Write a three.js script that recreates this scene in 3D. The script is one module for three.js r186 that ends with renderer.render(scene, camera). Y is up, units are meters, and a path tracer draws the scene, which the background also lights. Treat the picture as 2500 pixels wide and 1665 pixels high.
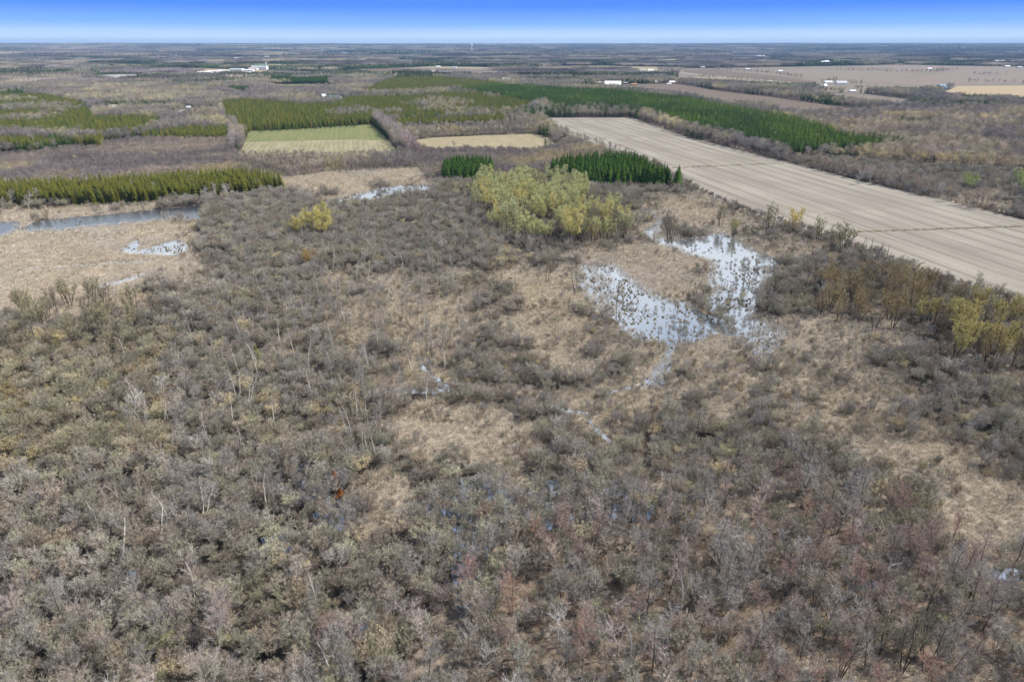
import * as THREE from 'three';
import { mergeGeometries } from 'three/addons/utils/BufferGeometryUtils.js';

// ------------------------------------------------------------------ camera, sky, sun, exposure
const scene = new THREE.Scene();
const PW = 2500, PH = 1665, FOC = 1665, CX = 1250, CY = 832.5, HORIZON = 107, EYE = 100;   // the photograph's frame in pixels; the eye's height in metres
const pitch = Math.atan((CY - HORIZON) / FOC);
const camera = new THREE.PerspectiveCamera(2 * Math.atan(PH / 2 / FOC) * 180 / Math.PI, PW / PH, 1, 90000);
camera.position.set(0, EYE, 0);
camera.rotation.x = -pitch;
const renderer = new THREE.WebGLRenderer();
renderer.toneMapping = THREE.LinearToneMapping;
renderer.toneMappingExposure = 1.36;
renderer.shadowMap.enabled = true;

// deterministic randomness and noise
function rng(seed) { let a = seed >>> 0; return () => { a = (a + 0x6d2b79f5) >>> 0; let t = Math.imul(a ^ (a >>> 15), 1 | a); t = (t + Math.imul(t ^ (t >>> 7), 61 | t)) ^ t; return ((t ^ (t >>> 14)) >>> 0) / 4294967296; }; }
function hash(x, y, s = 0) { let h = Math.imul(x | 0, 374761393) ^ Math.imul(y | 0, 668265263) ^ Math.imul(s | 0, 1274126177); h = Math.imul(h ^ (h >>> 13), 1103515245); return ((h ^ (h >>> 16)) >>> 0) / 4294967296; }
function noise(x, y, s = 0) {
  const i = Math.floor(x), j = Math.floor(y); let u = x - i, v = y - j;
  u = u * u * (3 - 2 * u); v = v * v * (3 - 2 * v);
  const a = hash(i, j, s), b = hash(i + 1, j, s), c = hash(i, j + 1, s), d = hash(i + 1, j + 1, s);
  return a + (b - a) * u + (c - a) * v + (a - b - c + d) * u * v;
}
function fbm(x, y, n = 4, s = 0) { let f = 0, a = 0.5, t = 0; for (let k = 0; k < n; k++) { f += a * noise(x, y, s + k * 17); t += a; a *= 0.5; x = x * 2.03 + 11.3; y = y * 2.03 - 7.1; } return f / t; }
const clamp = (v, a = 0, b = 1) => Math.min(b, Math.max(a, v)), lerp = (a, b, t) => a + (b - a) * t, smooth = (a, b, v) => { const t = clamp((v - a) / (b - a)); return t * t * (3 - 2 * t); };
const mixc = (a, b, t) => [lerp(a[0], b[0], t), lerp(a[1], b[1], t), lerp(a[2], b[2], t)];

const SUN = new THREE.Vector3(0.85, 1.0, -0.16).normalize();
{ // a pale horizon, blue above it, then a broken bright cloud cover
  const w = 2048, h = 1024, d = new Float32Array(w * h * 4);
  const stops = [[0, [0.86, 0.90, 0.90]], [0.5, [0.58, 0.70, 0.84]], [1.3, [0.20, 0.40, 0.95]], [2.6, [0.06, 0.21, 1.05]], [4.5, [0.07, 0.22, 1.02]], [9, [0.46, 0.54, 0.66]], [20, [0.50, 0.56, 0.66]], [36, [0.19, 0.28, 0.48]], [90, [0.17, 0.27, 0.48]]];
  for (let y = 0; y < h; y++) {
    const e = (y + 0.5) / h * 180 - 90; let c = stops[0][1];
    for (let k = 1; k < stops.length; k++) if (e > stops[k - 1][0]) { const t = clamp((e - stops[k - 1][0]) / (stops[k][0] - stops[k - 1][0])); c = mixc(stops[k - 1][1], stops[k][1], t); }
    const er = e * Math.PI / 180, veil = smooth(5, 16, e);
    for (let x = 0; x < w; x++) {
      let q = c;
      if (veil > 0) {
        const az = ((x + 0.5) / w - 0.5) * 2 * Math.PI, k = 1 / (Math.sin(er) + 0.10), n = fbm(Math.cos(az) * Math.cos(er) * k * 1.6 + 40, Math.sin(az) * Math.cos(er) * k * 1.6 + 40, 5, 5);
        const cl = smooth(0.40, 0.66, n) * veil;
        q = mixc(c, [0.92, 0.93, 0.95], cl * lerp(0.75, 0.3, smooth(22, 40, e)));
      } else if (e < 0) q = [0.2, 0.19, 0.17];
      else { const az = (x + 0.5) / w * 40, f = 1 + 0.12 * (fbm(az, e * 2.4, 4, 7) - 0.5); q = [c[0] * f, c[1] * f, c[2]]; }   // faint streaks of high haze
      const o = (y * w + x) * 4; d[o] = q[0]; d[o + 1] = q[1]; d[o + 2] = q[2]; d[o + 3] = 1;
    }
  }
  const sky = new THREE.DataTexture(d, w, h, THREE.RGBAFormat, THREE.FloatType);
  sky.mapping = THREE.EquirectangularReflectionMapping; sky.magFilter = THREE.LinearFilter; sky.needsUpdate = true;
  scene.background = sky; scene.environment = sky;
}
const sun = new THREE.DirectionalLight(new THREE.Color(1.0, 0.95, 0.87), 5.0); // a hazy bright noon sun;
sun.position.copy(SUN).multiplyScalar(2000); sun.castShadow = true; sun.shadow.radius = 3;
Object.assign(sun.shadow.camera, { left: -900, right: 900, top: 900, bottom: -900, near: 10, far: 6000 });
sun.shadow.mapSize.set(4096, 4096);
scene.add(sun); scene.add(sun.target);
scene.fog = new THREE.FogExp2(new THREE.Color(0.36, 0.62, 1.0), 0.00004);

// ------------------------------------------------------------------ pixels of the photograph to points on the ground
const cp = Math.cos(pitch), sp = Math.sin(pitch);
function G(px, py, h = 0) {   // the point at height h that the photograph shows at that pixel
  const x = (px - CX) / FOC, y = -(py - CY) / FOC, dy = y * cp - sp, dz = -y * sp - cp, t = (h - EYE) / dy;
  return [x * t, dz * t];
}
function pix(x, z, y = 0) { const Y = y - EYE, d = -z * cp - Y * sp, v = Y * cp - z * sp; return [CX + FOC * x / d, CY - FOC * v / d]; }
function poly(pts) {
  const p = pts.map((q) => G(q[0], q[1], q[2] || 0)); let a = 1e9, b = -1e9, c = 1e9, d = -1e9;
  for (const [x, z] of p) { a = Math.min(a, x); b = Math.max(b, x); c = Math.min(c, z); d = Math.max(d, z); }
  return { p, box: [a, b, c, d] };
}
function inside(P, x, z) {
  const b = P.box; if (x < b[0] || x > b[1] || z < b[2] || z > b[3]) return false;
  let r = false; const p = P.p;
  for (let i = 0, j = p.length - 1; i < p.length; j = i++) if ((p[i][1] > z) !== (p[j][1] > z) && x < (p[j][0] - p[i][0]) * (z - p[i][1]) / (p[j][1] - p[i][1]) + p[i][0]) r = !r;
  return r;
}
function ragged(P, step, amp, seed) {   // the same outline with its edges cut into short uneven pieces
  const out = [], p = P.p;
  for (let i = 0; i < p.length; i++) {
    const a = p[i], b = p[(i + 1) % p.length], l = Math.hypot(b[0] - a[0], b[1] - a[1]), n = Math.max(1, Math.round(l / step));
    for (let k = 0; k < n; k++) { const x = lerp(a[0], b[0], k / n), z = lerp(a[1], b[1], k / n); out.push([x + (fbm(x / step / 2.2, z / step / 2.2, 3, seed) - 0.5) * 2 * amp, z + (fbm(x / step / 2.2, z / step / 2.2, 3, seed + 50) - 0.5) * 2 * amp]); }
  }
  let a = 1e9, b = -1e9, c = 1e9, d = -1e9;
  for (const [x, z] of out) { a = Math.min(a, x); b = Math.max(b, x); c = Math.min(c, z); d = Math.max(d, z); }
  return { p: out, box: [a, b, c, d] };
}
// the plain is flat near by and swells into low wooded rises far off
const land = (x, z) => { const d = Math.hypot(x, z); return d < 6500 ? 0 : smooth(6500, 19000, d) * (84 + 26 * (fbm(x / 5200, z / 5200, 3, 151) - 0.5) + 14 * (fbm(x / 1300, z / 1300, 2, 153) - 0.5)); };
const pts = (s) => s.trim().split(/\s+/).map((q) => q.split(',').map(Number));
const P = (s) => poly(pts(s));

// ------------------------------------------------------------------ names and tags
const taken = {};
function numbered(n) { taken[n] = (taken[n] ?? -1) + 1; return taken[n] ? `${n}_${String(taken[n]).padStart(3, '0')}` : n; }
function tag(o, label, category, group, kind) { o.userData.label = label; if (category) o.userData.category = category; if (group) o.userData.group = group; if (kind) o.userData.kind = kind; return o; }
function shade(o) { o.traverse((m) => { if (m.isMesh) { m.castShadow = true; m.receiveShadow = true; } }); return o; }
function add(o, name) { o.name = numbered(name); scene.add(shade(o)); return o; }

// ------------------------------------------------------------------ zones of the land
const fieldsSpec = [   // name of the look, outline, label
  ['corn', '1319,291 1353,287 1543,287 1677,334 1800,365 1932,398 2075,435 2259,478 2412,515 2500,536 2800,605 2800,850 2500,752 2382,713 2259,674 2183,645 2075,603 2014,574 1971,566 1846,525 1760,492 1705,466 1653,437 1598,402 1494,373 1390,336 1347,315', 'large harvested field of pale stubble in long rows beside the pond'],
  ['pasture', '578,392 607,321 760,313 922,303 946,340 988,390', 'rectangular hay field, green on its far half and straw-coloured on its near half'],
  ['straw', '990,345 1060,336 1200,330 1310,327 1345,340 1360,356 1300,372 1200,369 1120,366 1062,370 1020,360', 'narrow straw-coloured meadow between the bare shrubs and the tree belt'],
  ['soil', '1380,199 1440,203 1500,212 1560,205 1640,204 1660,205 1760,222 1900,238 2060,262 2180,272 2160,277 2080,284 1990,285 1900,281 1870,262 1772,264 1680,240 1560,226 1480,214', 'brown bare field below the barn with the white roof'],
  ['soil2', '2010,226 2105,228 2235,244 2230,250 2195,268 2165,262 2085,255 2010,240', 'grey-brown bare field below the farmhouses'],
  ['soil', '1664,171 1750,168 1800,176 1900,186 2000,200 1980,206 1860,196 1760,187 1680,178', 'dark brown ploughed field along the pale country road'],
  ['straw', '1640,190 1700,188 1760,189 1900,201 1990,208 1900,210 1780,203 1650,198', 'strip of straw-coloured rough pasture below the country road'],
  ['soil3', '1745,168 1800,170 2100,171 2250,176 2180,200 2040,196 1900,184 1800,174', 'pale brown field behind the farmhouses'],
  ['soil3', '2150,158 2500,163 2800,166 2800,206 2500,204 2320,208 2200,206 2180,199 2300,180 2200,172', 'wide pale brown field with a few small copses'],
  ['stubble', '2290,232 2340,210 2500,209 2800,211 2800,266 2500,250 2310,240', 'golden stubble field beside the blue barn'],
  ['gravel', '190,199 265,182 345,181 335,190 290,201', 'grey gravel pit floor among the trees'],
  ['gravel', '100,171 170,168 190,171 180,174 110,174', 'distant grey gravel yard with small sheds'],
  ['pasture', '655,214 660,207 720,205 800,205 818,216 700,222', 'yellow-green meadow behind the teal roof'],
  ['straw', '432,297 445,292 530,288 537,298 480,304', 'small straw-coloured paddock between two dark hedges'],
  ['pasture', '455,284 540,277 535,268 450,274', 'small yellow-green paddock by the white shed'],
  ['pasture', '555,146 680,141 678,145 570,148', 'distant thin strip of green field'],
  ['straw', '800,136 812,131 840,131 846,134 825,137', 'distant small tan field'],
  ['pasture', '1045,132 1055,129 1110,128 1112,131 1060,134', 'distant pale green field by the mast'],
  ['straw', '1830,147 1900,144 1905,148 1835,149', 'distant tan clearing'],
  ['soil3', '2100,164 2220,158 2300,160 2150,166', 'distant brown field beside white buildings'],
  ['open', '1662,168 2150,159 2500,163 2800,166 2800,214 2350,212 2240,226 2110,227 2010,225 1990,213 1900,212 1780,206 1650,200', 'open pale farmland around the farmhouses', 0.03],
];
const fields = fieldsSpec.map(([look, s, label, y]) => ({ look, label, P: P(s), y }));
const farms = [];
for (let i = 0; i < 64; i++) {   // more small fields far out, each with a farmstead at one corner
  const d = 2700 + 8200 * Math.pow(hash(i, 1, 7), 1.3), x = (hash(i, 2, 7) - 0.5) * 1.5 * d, w = 90 + 240 * hash(i, 3, 7), h = 70 + 170 * hash(i, 4, 7) + d * 0.02, t = 0.42 + (hash(i, 5, 7) > 0.5 ? 0 : 0.05), c = Math.cos(t), n = Math.sin(t), p = [[-w, -h], [w, -h], [w, h], [-w, h]].map(([a, b]) => [x + a * c - b * n, -d + a * n + b * c]);
  if (p.some(([a, b]) => fields.some((f) => inside(f.P, a, b)))) continue;
  let b = [1e9, -1e9, 1e9, -1e9]; for (const [a, q] of p) b = [Math.min(b[0], a), Math.max(b[1], a), Math.min(b[2], q), Math.max(b[3], q)];
  fields.push({ look: ['straw', 'soil3', 'pasture', 'soil2', 'stubble'][i % 5], label: ['straw-coloured', 'pale brown', 'green', 'grey-brown', 'golden'][i % 5] + ' field lying among the woods of the far plain', P: { p, box: b }, far: 1 });
  farms.push([p[2][0], p[2][1] + 12, i]);
}
const waterSpec = [
  ['1553,500 1570,505 1592,516 1616,533 1618,552 1612,577 1640,584 1700,580 1735,571 1766,567 1794,580 1848,607 1904,636 1883,676 1868,706 1852,734 1838,750 1860,765 1883,777 1916,795 1921,816 1900,850 1885,880 1850,870 1830,840 1797,815 1778,778 1750,770 1728,772 1722,740 1738,706 1730,668 1736,640 1700,628 1659,618 1622,602 1580,586 1561,568 1590,552 1600,540 1585,524', 'pond with reed tussocks between the cattails and the harvested field', 2.2],
  ['1398,650 1450,640 1506,646 1530,664 1561,690 1600,712 1641,733 1696,742 1726,772 1760,793 1756,814 1716,830 1690,838 1650,850 1637,876 1646,900 1640,915 1622,946 1590,944 1561,938 1590,905 1613,878 1628,847 1590,838 1543,826 1520,806 1506,786 1475,768 1454,755 1430,730 1414,706 1400,680', 'shallow pond speckled with tussocks in the middle of the marsh', 2.0],
  ['1066,462 1041,448 967,453 900,463 860,473 800,487 753,500 800,503 860,499 937,482 1000,476 1060,470', 'bright shallow pond below the pale wet meadow', 3],
  ['508,499 474,503 337,516 214,527 150,533 83,540 61,552 40,566 61,567 168,562 275,551 367,541 430,537 487,540 492,515 504,508', 'long dark pond along the foot of the cedar stand', 2.2],
  ['-250,560 -100,548 0,542 40,540 54,546 44,558 31,570 0,579 -200,600', 'grey pond end beyond the reed spit', 2],
  ['285,617 310,600 331,584 340,592 338,612 367,602 400,592 428,583 459,597 456,612 448,624 400,623 340,622', 'shallow pool in the tan marsh', 2],
  ['233,699 270,690 288,685 330,672 361,659 362,665 330,682 290,694 250,702', 'thin sliver of water along the shrub edge', 1.2],
  ['40,655 141,650 220,646 275,639 398,635 398,638 275,643 220,650 141,654 40,659', 'narrow dark ditch across the tan marsh', 0.8],
  ['1020,884 1032,890 1062,918 1096,942 1112,956 1060,962 983,960 915,966 906,960 960,951 1020,951 1075,950 1050,922 1018,893', 'small creek bending through orange sedges', 0.7],
  ['1290,984 1350,990 1436,1008 1456,1044 1496,1078 1516,1098 1510,1103 1484,1080 1448,1048 1430,1014 1340,996 1288,990', 'winding creek hidden among grey shrubs', 0.6],
  ['1395,1090 1412,1115 1440,1140 1436,1180 1424,1200 1420,1170 1424,1146 1402,1120 1390,1100', 'short bend of dark creek water', 0.8],
  ['1060,1190 1180,1160 1260,1200 1230,1300 1170,1400 1150,1512 1108,1512 1100,1400 1120,1300 1040,1260', 'flooded swamp floor under grey alders', 2],
  ['1300,1170 1420,1180 1545,1160 1575,1180 1600,1240 1580,1280 1460,1260 1340,1300 1270,1260', 'flooded hollow beside the orange sedge bank', 2],
  ['690,1155 740,1130 830,1140 838,1290 800,1330 780,1290 740,1200', 'flooded patch around the rust-coloured dead tree', 1.5],
  ['1712,768 1745,768 1785,796 1800,822 1770,818 1740,798', 'narrow flooded gap joining the two ponds', 1.4],
  ['310,1395 340,1390 345,1412 318,1416', 'small blue puddle under bare shrubs', 0.8],
  ['640,1310 690,1300 720,1340 690,1370 650,1350', 'swamp puddle near pale budding bushes', 1],
  ['1465,962 1500,952 1570,938 1576,943 1510,957 1470,968', 'curved backwater under a reed bank', 0.7],
  ['640,1490 655,1488 660,1502 642,1503', 'tiny puddle between bare crowns', 0.6],
  ['885,1500 900,1490 940,1540 900,1590 880,1560', 'dark puddle among bare trees', 0.8],
  ['2380,1395 2470,1385 2520,1400 2510,1420 2420,1418', 'grey pool behind bare trees', 0.8],
  ['2060,1425 2200,1415 2220,1440 2100,1450', 'grey pool between tall trunks', 0.8],
];
const waters = waterSpec.map(([s, label, amp], i) => { const Q = P(s); return { P: ragged(Q, amp * 1.6, amp, 300 + i), label }; });
const inWater = (x, z) => { for (let i = 0; i < waters.length; i++) if (inside(waters[i].P, x, z)) return i + 1; return 0; };
const shore = (x, z, q) => { for (const [a, b] of [[q, 0], [-q, 0], [0, q], [0, -q]]) if (!inWater(x + a, z + b)) return true; return false; };
const inField = (x, z) => { for (const f of fields) if (inside(f.P, x, z)) return f; return null; };

// farmyards and works kept clear of trees: pixel, half width and depth towards the eye in metres
const yards = [[1496, 213, 40, 60], [1470, 206, 50, 60], [1530, 206, 50, 60], [1640, 205, 25, 45], [1848, 262, 12, 30], [815, 244, 22, 60], [790, 242, 12, 50], [277, 272, 9, 40], [441, 279, 12, 45], [460, 268, 10, 40], [959, 233, 8, 50], [588, 229, 12, 60], [1235, 198, 30, 120], [2022, 206, 25, 90], [2054, 208, 30, 90], [2014, 215, 15, 60], [2082, 225, 18, 50], [2240, 221, 14, 60], [2299, 220, 22, 60], [497, 180, 55, 260], [525, 178, 55, 260], [550, 177, 55, 260], [578, 176, 55, 260], [606, 175, 55, 260], [634, 172, 60, 260], [1562, 179, 50, 160], [1595, 179, 60, 160], [1620, 179, 50, 160], [1320, 147, 60, 300], [1255, 151, 40, 250], [1125, 154, 40, 250], [2195, 155, 60, 250], [2440, 153, 80, 250], [2482, 153, 80, 250], [2370, 155, 60, 250], [165, 159, 60, 250], [195, 159, 60, 250], [287, 168, 50, 200]].map(([px, py, w, f]) => [...G(px, py), w, f]);
const inYard = (x, z) => { for (const [a, b, w, f] of yards) if (Math.abs(x - a * z / b) < w && z > b - 25 && z < b + f) return true; return false; };
// stands of trees and shrubs: kind, outline (a third number is the height at which the photograph shows that point)
const stands = [
  ['spruce', '1350,440 1446,464 1500,460 1560,457 1612,458 1658,453 1658,436,10 1639,420,10 1595,410,10 1553,384,10 1478,380,10 1400,388,10 1346,400,10'],
  ['spruceSmall', '1082,446 1140,446 1200,440 1206,394,9 1150,388,9 1085,390,9'],
  ['cedar', '-250,514 0,507 190,505 345,500 500,487 600,480 700,470 703,450,7 645,424,7 545,420,7 300,438,7 0,450,7 -250,458,7'],
  ['cedar', '-150,377 0,374 70,372 200,357 256,347 240,344,8 0,338,8 -150,338,8'],
  ['olive', '-200,338 0,334 110,338 250,343 345,336 396,310 390,290,3 230,288,3 215,270,3 200,252,3 105,234,3 0,234,3 -200,238,3'],
  ['olive', '340,342 430,341 440,343 560,343 566,321 566,314,3 470,316,3 360,326,3'],
  ['cedar', '965,309 1080,305 1230,299 1232,294,8 970,304,8'],
  ['olive', '560,336 607,326 760,316 910,306 960,303 1100,299 1230,291 1290,272 1302,262 1290,252,3 1200,234,3 1000,238,3 860,238,3 815,255,3 740,258,3 600,246,3 540,250,3'],
  ['pine', '1290,268 1330,256 1353,272 1543,273 1690,322 1800,349 1900,374 1935,386 2100,384 2112,378 2225,362 2240,352 2235,350,6 2137,342,6 2063,333,6 2020,315,6 1922,288,6 1900,285,6 1772,263,6 1671,242,6 1494,224,6 1200,208,6 1120,217,6 1200,235'],
  ['olive', '880,233 1000,237 1290,250 1330,236 1230,208 1080,193 980,190 930,205'],
  ['olive', '620,196 700,190 900,186 900,180 700,181 560,188'],
  ['pineDark', '1510,162 1600,166 1600,161 1520,157'], ['pineDark', '0,250 60,240 60,234 0,236'],
  ['pineDark', '2195,307 2270,308 2276,300 2270,294,11 2195,291,11'],
  ['pineDark', '2347,252 2415,252 2419,246 2345,245'],
  ['pineDark', '1776,262 1866,262 1868,252 1780,250'],
  ['pineDark', '660,205 800,205 802,196 800,194 660,194'],
  ['pineDark', '555,228 610,228 608,222 560,221'],
  ['poles', '985,337 1100,334 1318,329 1325,301 1230,300 970,310'],
  ['poles', '570,390 600,392 961,392 1000,386 1010,400 1022,412 814,422 704,437 640,416 600,410 575,405'],
  ['lowshrub', '-300,470 0,456 300,444 545,427 595,412 580,374 566,341 430,341 350,338 256,351 200,361 70,377 0,380 -300,384'],
  ['lowshrub', '985,350 1062,372 1300,374 1362,358 1390,337 1494,374 1540,390 1480,425 1346,432 1206,448 1080,447 1040,432 1012,402 998,372'],
].map(([kind, s]) => ({ kind, P: P(s) }));
const standAt = (x, z) => { for (const s of stands) if (inside(s.P, x, z)) return s.kind; return null; };
// openness of the marsh: ellipses in the photograph, + for reeds, - for shrubs
const patches = [
  [150, 640, 300, 85, 1.4], [60, 700, 200, 60, 1.0], [330, 560, 160, 25, 1.2], [480, 575, 35, 40, 1.0], [100, 760, 220, 35, 0.5], [860, 440, 170, 30, 1.5], [100, 525, 200, 14, 0.7], [350, 510, 180, 8, 0.8],
  [1150, 700, 330, 90, 0.42], [1330, 730, 90, 100, 0.75], [1420, 850, 120, 60, 0.6], [1610, 680, 110, 80, 1.0], [1650, 520, 130, 40, 0.9], [1900, 600, 110, 30, 0.9], [1500, 570, 90, 30, 0.6], [1560, 640, 120, 40, 0.9],
  [1760, 535, 110, 35, 0.7], [2000, 620, 60, 20, 0.3], [1130, 1055, 160, 75, 0.6], [1060, 1110, 80, 50, 0.55], [1190, 1150, 60, 70, 0.7], [740, 1060, 85, 45, 0.8], [920, 1245, 48, 75, 1.0], [700, 1250, 45, 28, 0.7],
  [880, 512, 230, 26, 1.0], [1390, 970, 190, 30, 0.4], [1500, 1010, 90, 40, 0.4], [1030, 890, 60, 40, 0.4], [960, 940, 140, 22, 0.3], [1890, 880, 220, 70, 0.62], [2020, 810, 150, 60, 0.62], [1700, 960, 160, 60, 0.4], [2150, 1050, 180, 110, 0.38],
  [2230, 1150, 140, 50, 0.66], [2440, 1260, 170, 62, 1.3], [2430, 970, 90, 60, 0.4], [170, 975, 70, 22, 0.8], [260, 830, 70, 30, 0.5], [420, 830, 70, 26, 0.55], [690, 840, 40, 30, 0.5], [2080, 1640, 240, 36, 0.9],
  [1250, 600, 120, 20, 0.5], [1590, 1190, 40, 70, 0.9], [2380, 500, 90, 30, 0.8], [1330, 1130, 120, 70, 0.1], [880, 820, 240, 100, 0.40], [1600, 880, 60, 60, 0.6], [1780, 850, 60, 60, 0.5], [1900, 1060, 160, 70, 0.15],
  [500, 1010, 330, 230, -0.55], [250, 1400, 450, 300, -0.6], [1000, 1500, 500, 200, -0.6], [1350, 1240, 260, 120, -0.5], [1750, 1480, 420, 260, -0.5], [900, 560, 380, 70, -0.8], [650, 560, 180, 70, -0.7], [150, 900, 250, 90, -0.4],
  [1400, 905, 100, 40, -0.3], [1950, 1130, 150, 60, -0.2], [1270, 630, 110, 28, -0.5], [2250, 820, 260, 90, -0.1], [2080, 650, 160, 50, -0.2], [1700, 1100, 120, 70, -0.25], [1450, 520, 130, 60, -0.5],
];
function openness(x, z, px, py) {
  px += (fbm(x / 13, z / 13, 3, 75) - 0.5) * 190; py += (fbm(x / 13, z / 13, 3, 76) - 0.5) * 110;
  let v = (fbm(x / 30, z / 30, 2, 71) - 0.5) * 0.6 + (fbm(x / 7, z / 7, 3, 73) - 0.5) * 1.5;
  for (const [cx, cy, rx, ry, k] of patches) { const a = (px - cx) / rx, b = (py - cy) / ry, d = a * a + b * b; if (d < 2.2) v += k * (1 - smooth(0.5, 2.2, d)); }
  return v;
}

const inPoly = (Q) => (x, z) => inside(Q, x, z);
const tallZone = inPoly(P('1180,1330 1400,1270 1700,1180 1900,1160 2100,1230 2350,1330 2500,1330 2900,1350 2900,2000 1100,2000 1000,1620'));
// ------------------------------------------------------------------ ground
function dataTex(w, h, fn, repeat = true) {
  const d = new Uint8Array(w * h * 4);
  const enc = (v) => { v = clamp(v); return Math.round(255 * (v <= 0.0031308 ? v * 12.92 : 1.055 * Math.pow(v, 1 / 2.4) - 0.055)); };
  for (let y = 0; y < h; y++) for (let x = 0; x < w; x++) { const c = fn(x, y), o = (y * w + x) * 4; d[o] = enc(c[0]); d[o + 1] = enc(c[1]); d[o + 2] = enc(c[2]); d[o + 3] = 255; }
  const t = new THREE.DataTexture(d, w, h, THREE.RGBAFormat); t.colorSpace = THREE.SRGBColorSpace; t.magFilter = THREE.LinearFilter; t.minFilter = THREE.LinearMipmapLinearFilter; t.generateMipmaps = true;
  if (repeat) t.wrapS = t.wrapT = THREE.RepeatWrapping; t.needsUpdate = true; return t;
}
const LITTER = [0.082, 0.068, 0.054], MUD = [0.028, 0.025, 0.021], REED = [0.29, 0.245, 0.19], LEAF = [0.205, 0.165, 0.13];
{
  const near = { x0: -512, z0: -1000, s: 1024 }, mid = { x0: -4608, z0: -8900, s: 9216 }, far = { x0: -32000, z0: -34000, s: 64000 };
  const nearTex = dataTex(2048, 2048, (i, j) => {
    const x = near.x0 + (i + 0.5) / 2, z = near.z0 + (j + 0.5) / 2;
    if (z > -40) return LITTER;
    const [px, py] = pix(x, z), o = openness(x, z, px, py), n = fbm(x / 1.7, z / 1.7, 3, 9), m = fbm(x / 9, z / 9, 3, 19);
    let c = mixc(mixc(LITTER, MUD, smooth(0.45, 0.7, m)), LEAF, smooth(0.45, 0.75, fbm(x / 16, z / 16, 2, 29)) * 0.8);
    if (tallZone(x, z)) c = mixc(c, LEAF, 0.75);
    c = mixc(c, REED, smooth(0.15, 0.75, o + (n - 0.5) * 0.6) * 0.9);
    const k = 0.25 + 1.5 * fbm(x / 1.1, z / 1.1, 3, 99); return [c[0] * k, c[1] * k, c[2] * k];
  }, false);
  const midTex = dataTex(2048, 2048, (i, j) => {
    const x = mid.x0 + (i + 0.5) * 4.5, z = mid.z0 + (j + 0.5) * 4.5, n = fbm(x / 30, z / 30, 3, 33), k = 0.75 + 0.5 * n;
    let c = mixc([0.07, 0.058, 0.048], [0.13, 0.115, 0.085], smooth(0.5, 0.75, fbm(x / 160, z / 160, 3, 39)));
    return [c[0] * k, c[1] * k, c[2] * k];
  }, false);
  const farTex = dataTex(2048, 2048, (i, j) => {
    const x = far.x0 + (i + 0.5) * 31.25, z = far.z0 + (j + 0.5) * 31.25, n = fbm(x / 900, z / 420, 4, 43), m = fbm(x / 2600, z / 900, 3, 53);
    let c = mixc([0.10, 0.088, 0.078], [0.06, 0.07, 0.045], smooth(0.48, 0.62, m));
    const fieldy = smooth(0.60, 0.66, n); c = mixc(c, hash(Math.floor(x / 700), Math.floor(z / 500), 3) > 0.4 ? [0.26, 0.23, 0.18] : [0.17, 0.21, 0.10], fieldy * 0.8);
    return c;
  }, false);
  const pos = [], uv = [], idx = [], groups = [];
  function rect(m, x0, x1, z0, z1, n) {
    for (let b = 0; b < n; b++) for (let a = 0; a < n; a++) {
      const xa = lerp(x0, x1, a / n), xb = lerp(x0, x1, (a + 1) / n), za = lerp(z0, z1, b / n), zb = lerp(z0, z1, (b + 1) / n), k = pos.length / 3;
      for (const [x, z] of [[xa, za], [xb, za], [xb, zb], [xa, zb]]) { pos.push(x, land(x, z), z); uv.push((x - m.x0) / m.s, (z - m.z0) / m.s); }
      idx.push(k, k + 2, k + 1, k, k + 3, k + 2);
    }
  }
  const ring = (m, o, i, n) => { rect(m, o.x0, o.x0 + o.s, o.z0, i.z0, n); rect(m, o.x0, o.x0 + o.s, i.z0 + i.s, o.z0 + o.s, n); rect(m, o.x0, i.x0, i.z0, i.z0 + i.s, n); rect(m, i.x0 + i.s, o.x0 + o.s, i.z0, i.z0 + i.s, n); };
  const g = new THREE.BufferGeometry(); let at = 0;
  const mark = (m) => { groups.push([at, idx.length - at, m]); at = idx.length; };
  rect(near, near.x0, near.x0 + near.s, near.z0, near.z0 + near.s, 8); mark(0); ring(mid, mid, near, 24); mark(1); ring(far, far, mid, 60); mark(2);
  g.setAttribute('position', new THREE.Float32BufferAttribute(pos, 3)); g.setAttribute('uv', new THREE.Float32BufferAttribute(uv, 2)); g.setIndex(idx);
  for (const q of groups) g.addGroup(...q);
  g.computeVertexNormals();
  const mat = (map) => new THREE.MeshPhysicalMaterial({ map, roughness: 1, specularIntensity: 0.1 });
  tag(add(new THREE.Mesh(g, [mat(nearTex), mat(midTex), mat(farTex)]), 'ground'), 'flat brown marsh and forest floor reaching to the horizon', 'ground', null, 'structure');
}
function sheet(Q, y, mat, name, ua = null) {   // a flat outline laid at height y; ua turns its texture, which is in metres
  const s = new THREE.Shape(Q.p.map(([x, z]) => new THREE.Vector2(x, -z))), g = new THREE.ShapeGeometry(s);
  g.rotateX(-Math.PI / 2); g.translate(0, y, 0);
  const p = g.attributes.position, u = g.attributes.uv, [c, d] = ua ? [Math.cos(ua), Math.sin(ua)] : [1, 0];
  for (let i = 0; i < p.count; i++) { const x = p.getX(i), z = p.getZ(i); u.setXY(i, x * c + z * d, -x * d + z * c); }
  const m = new THREE.Mesh(g, mat); return add(m, name);
}
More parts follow.
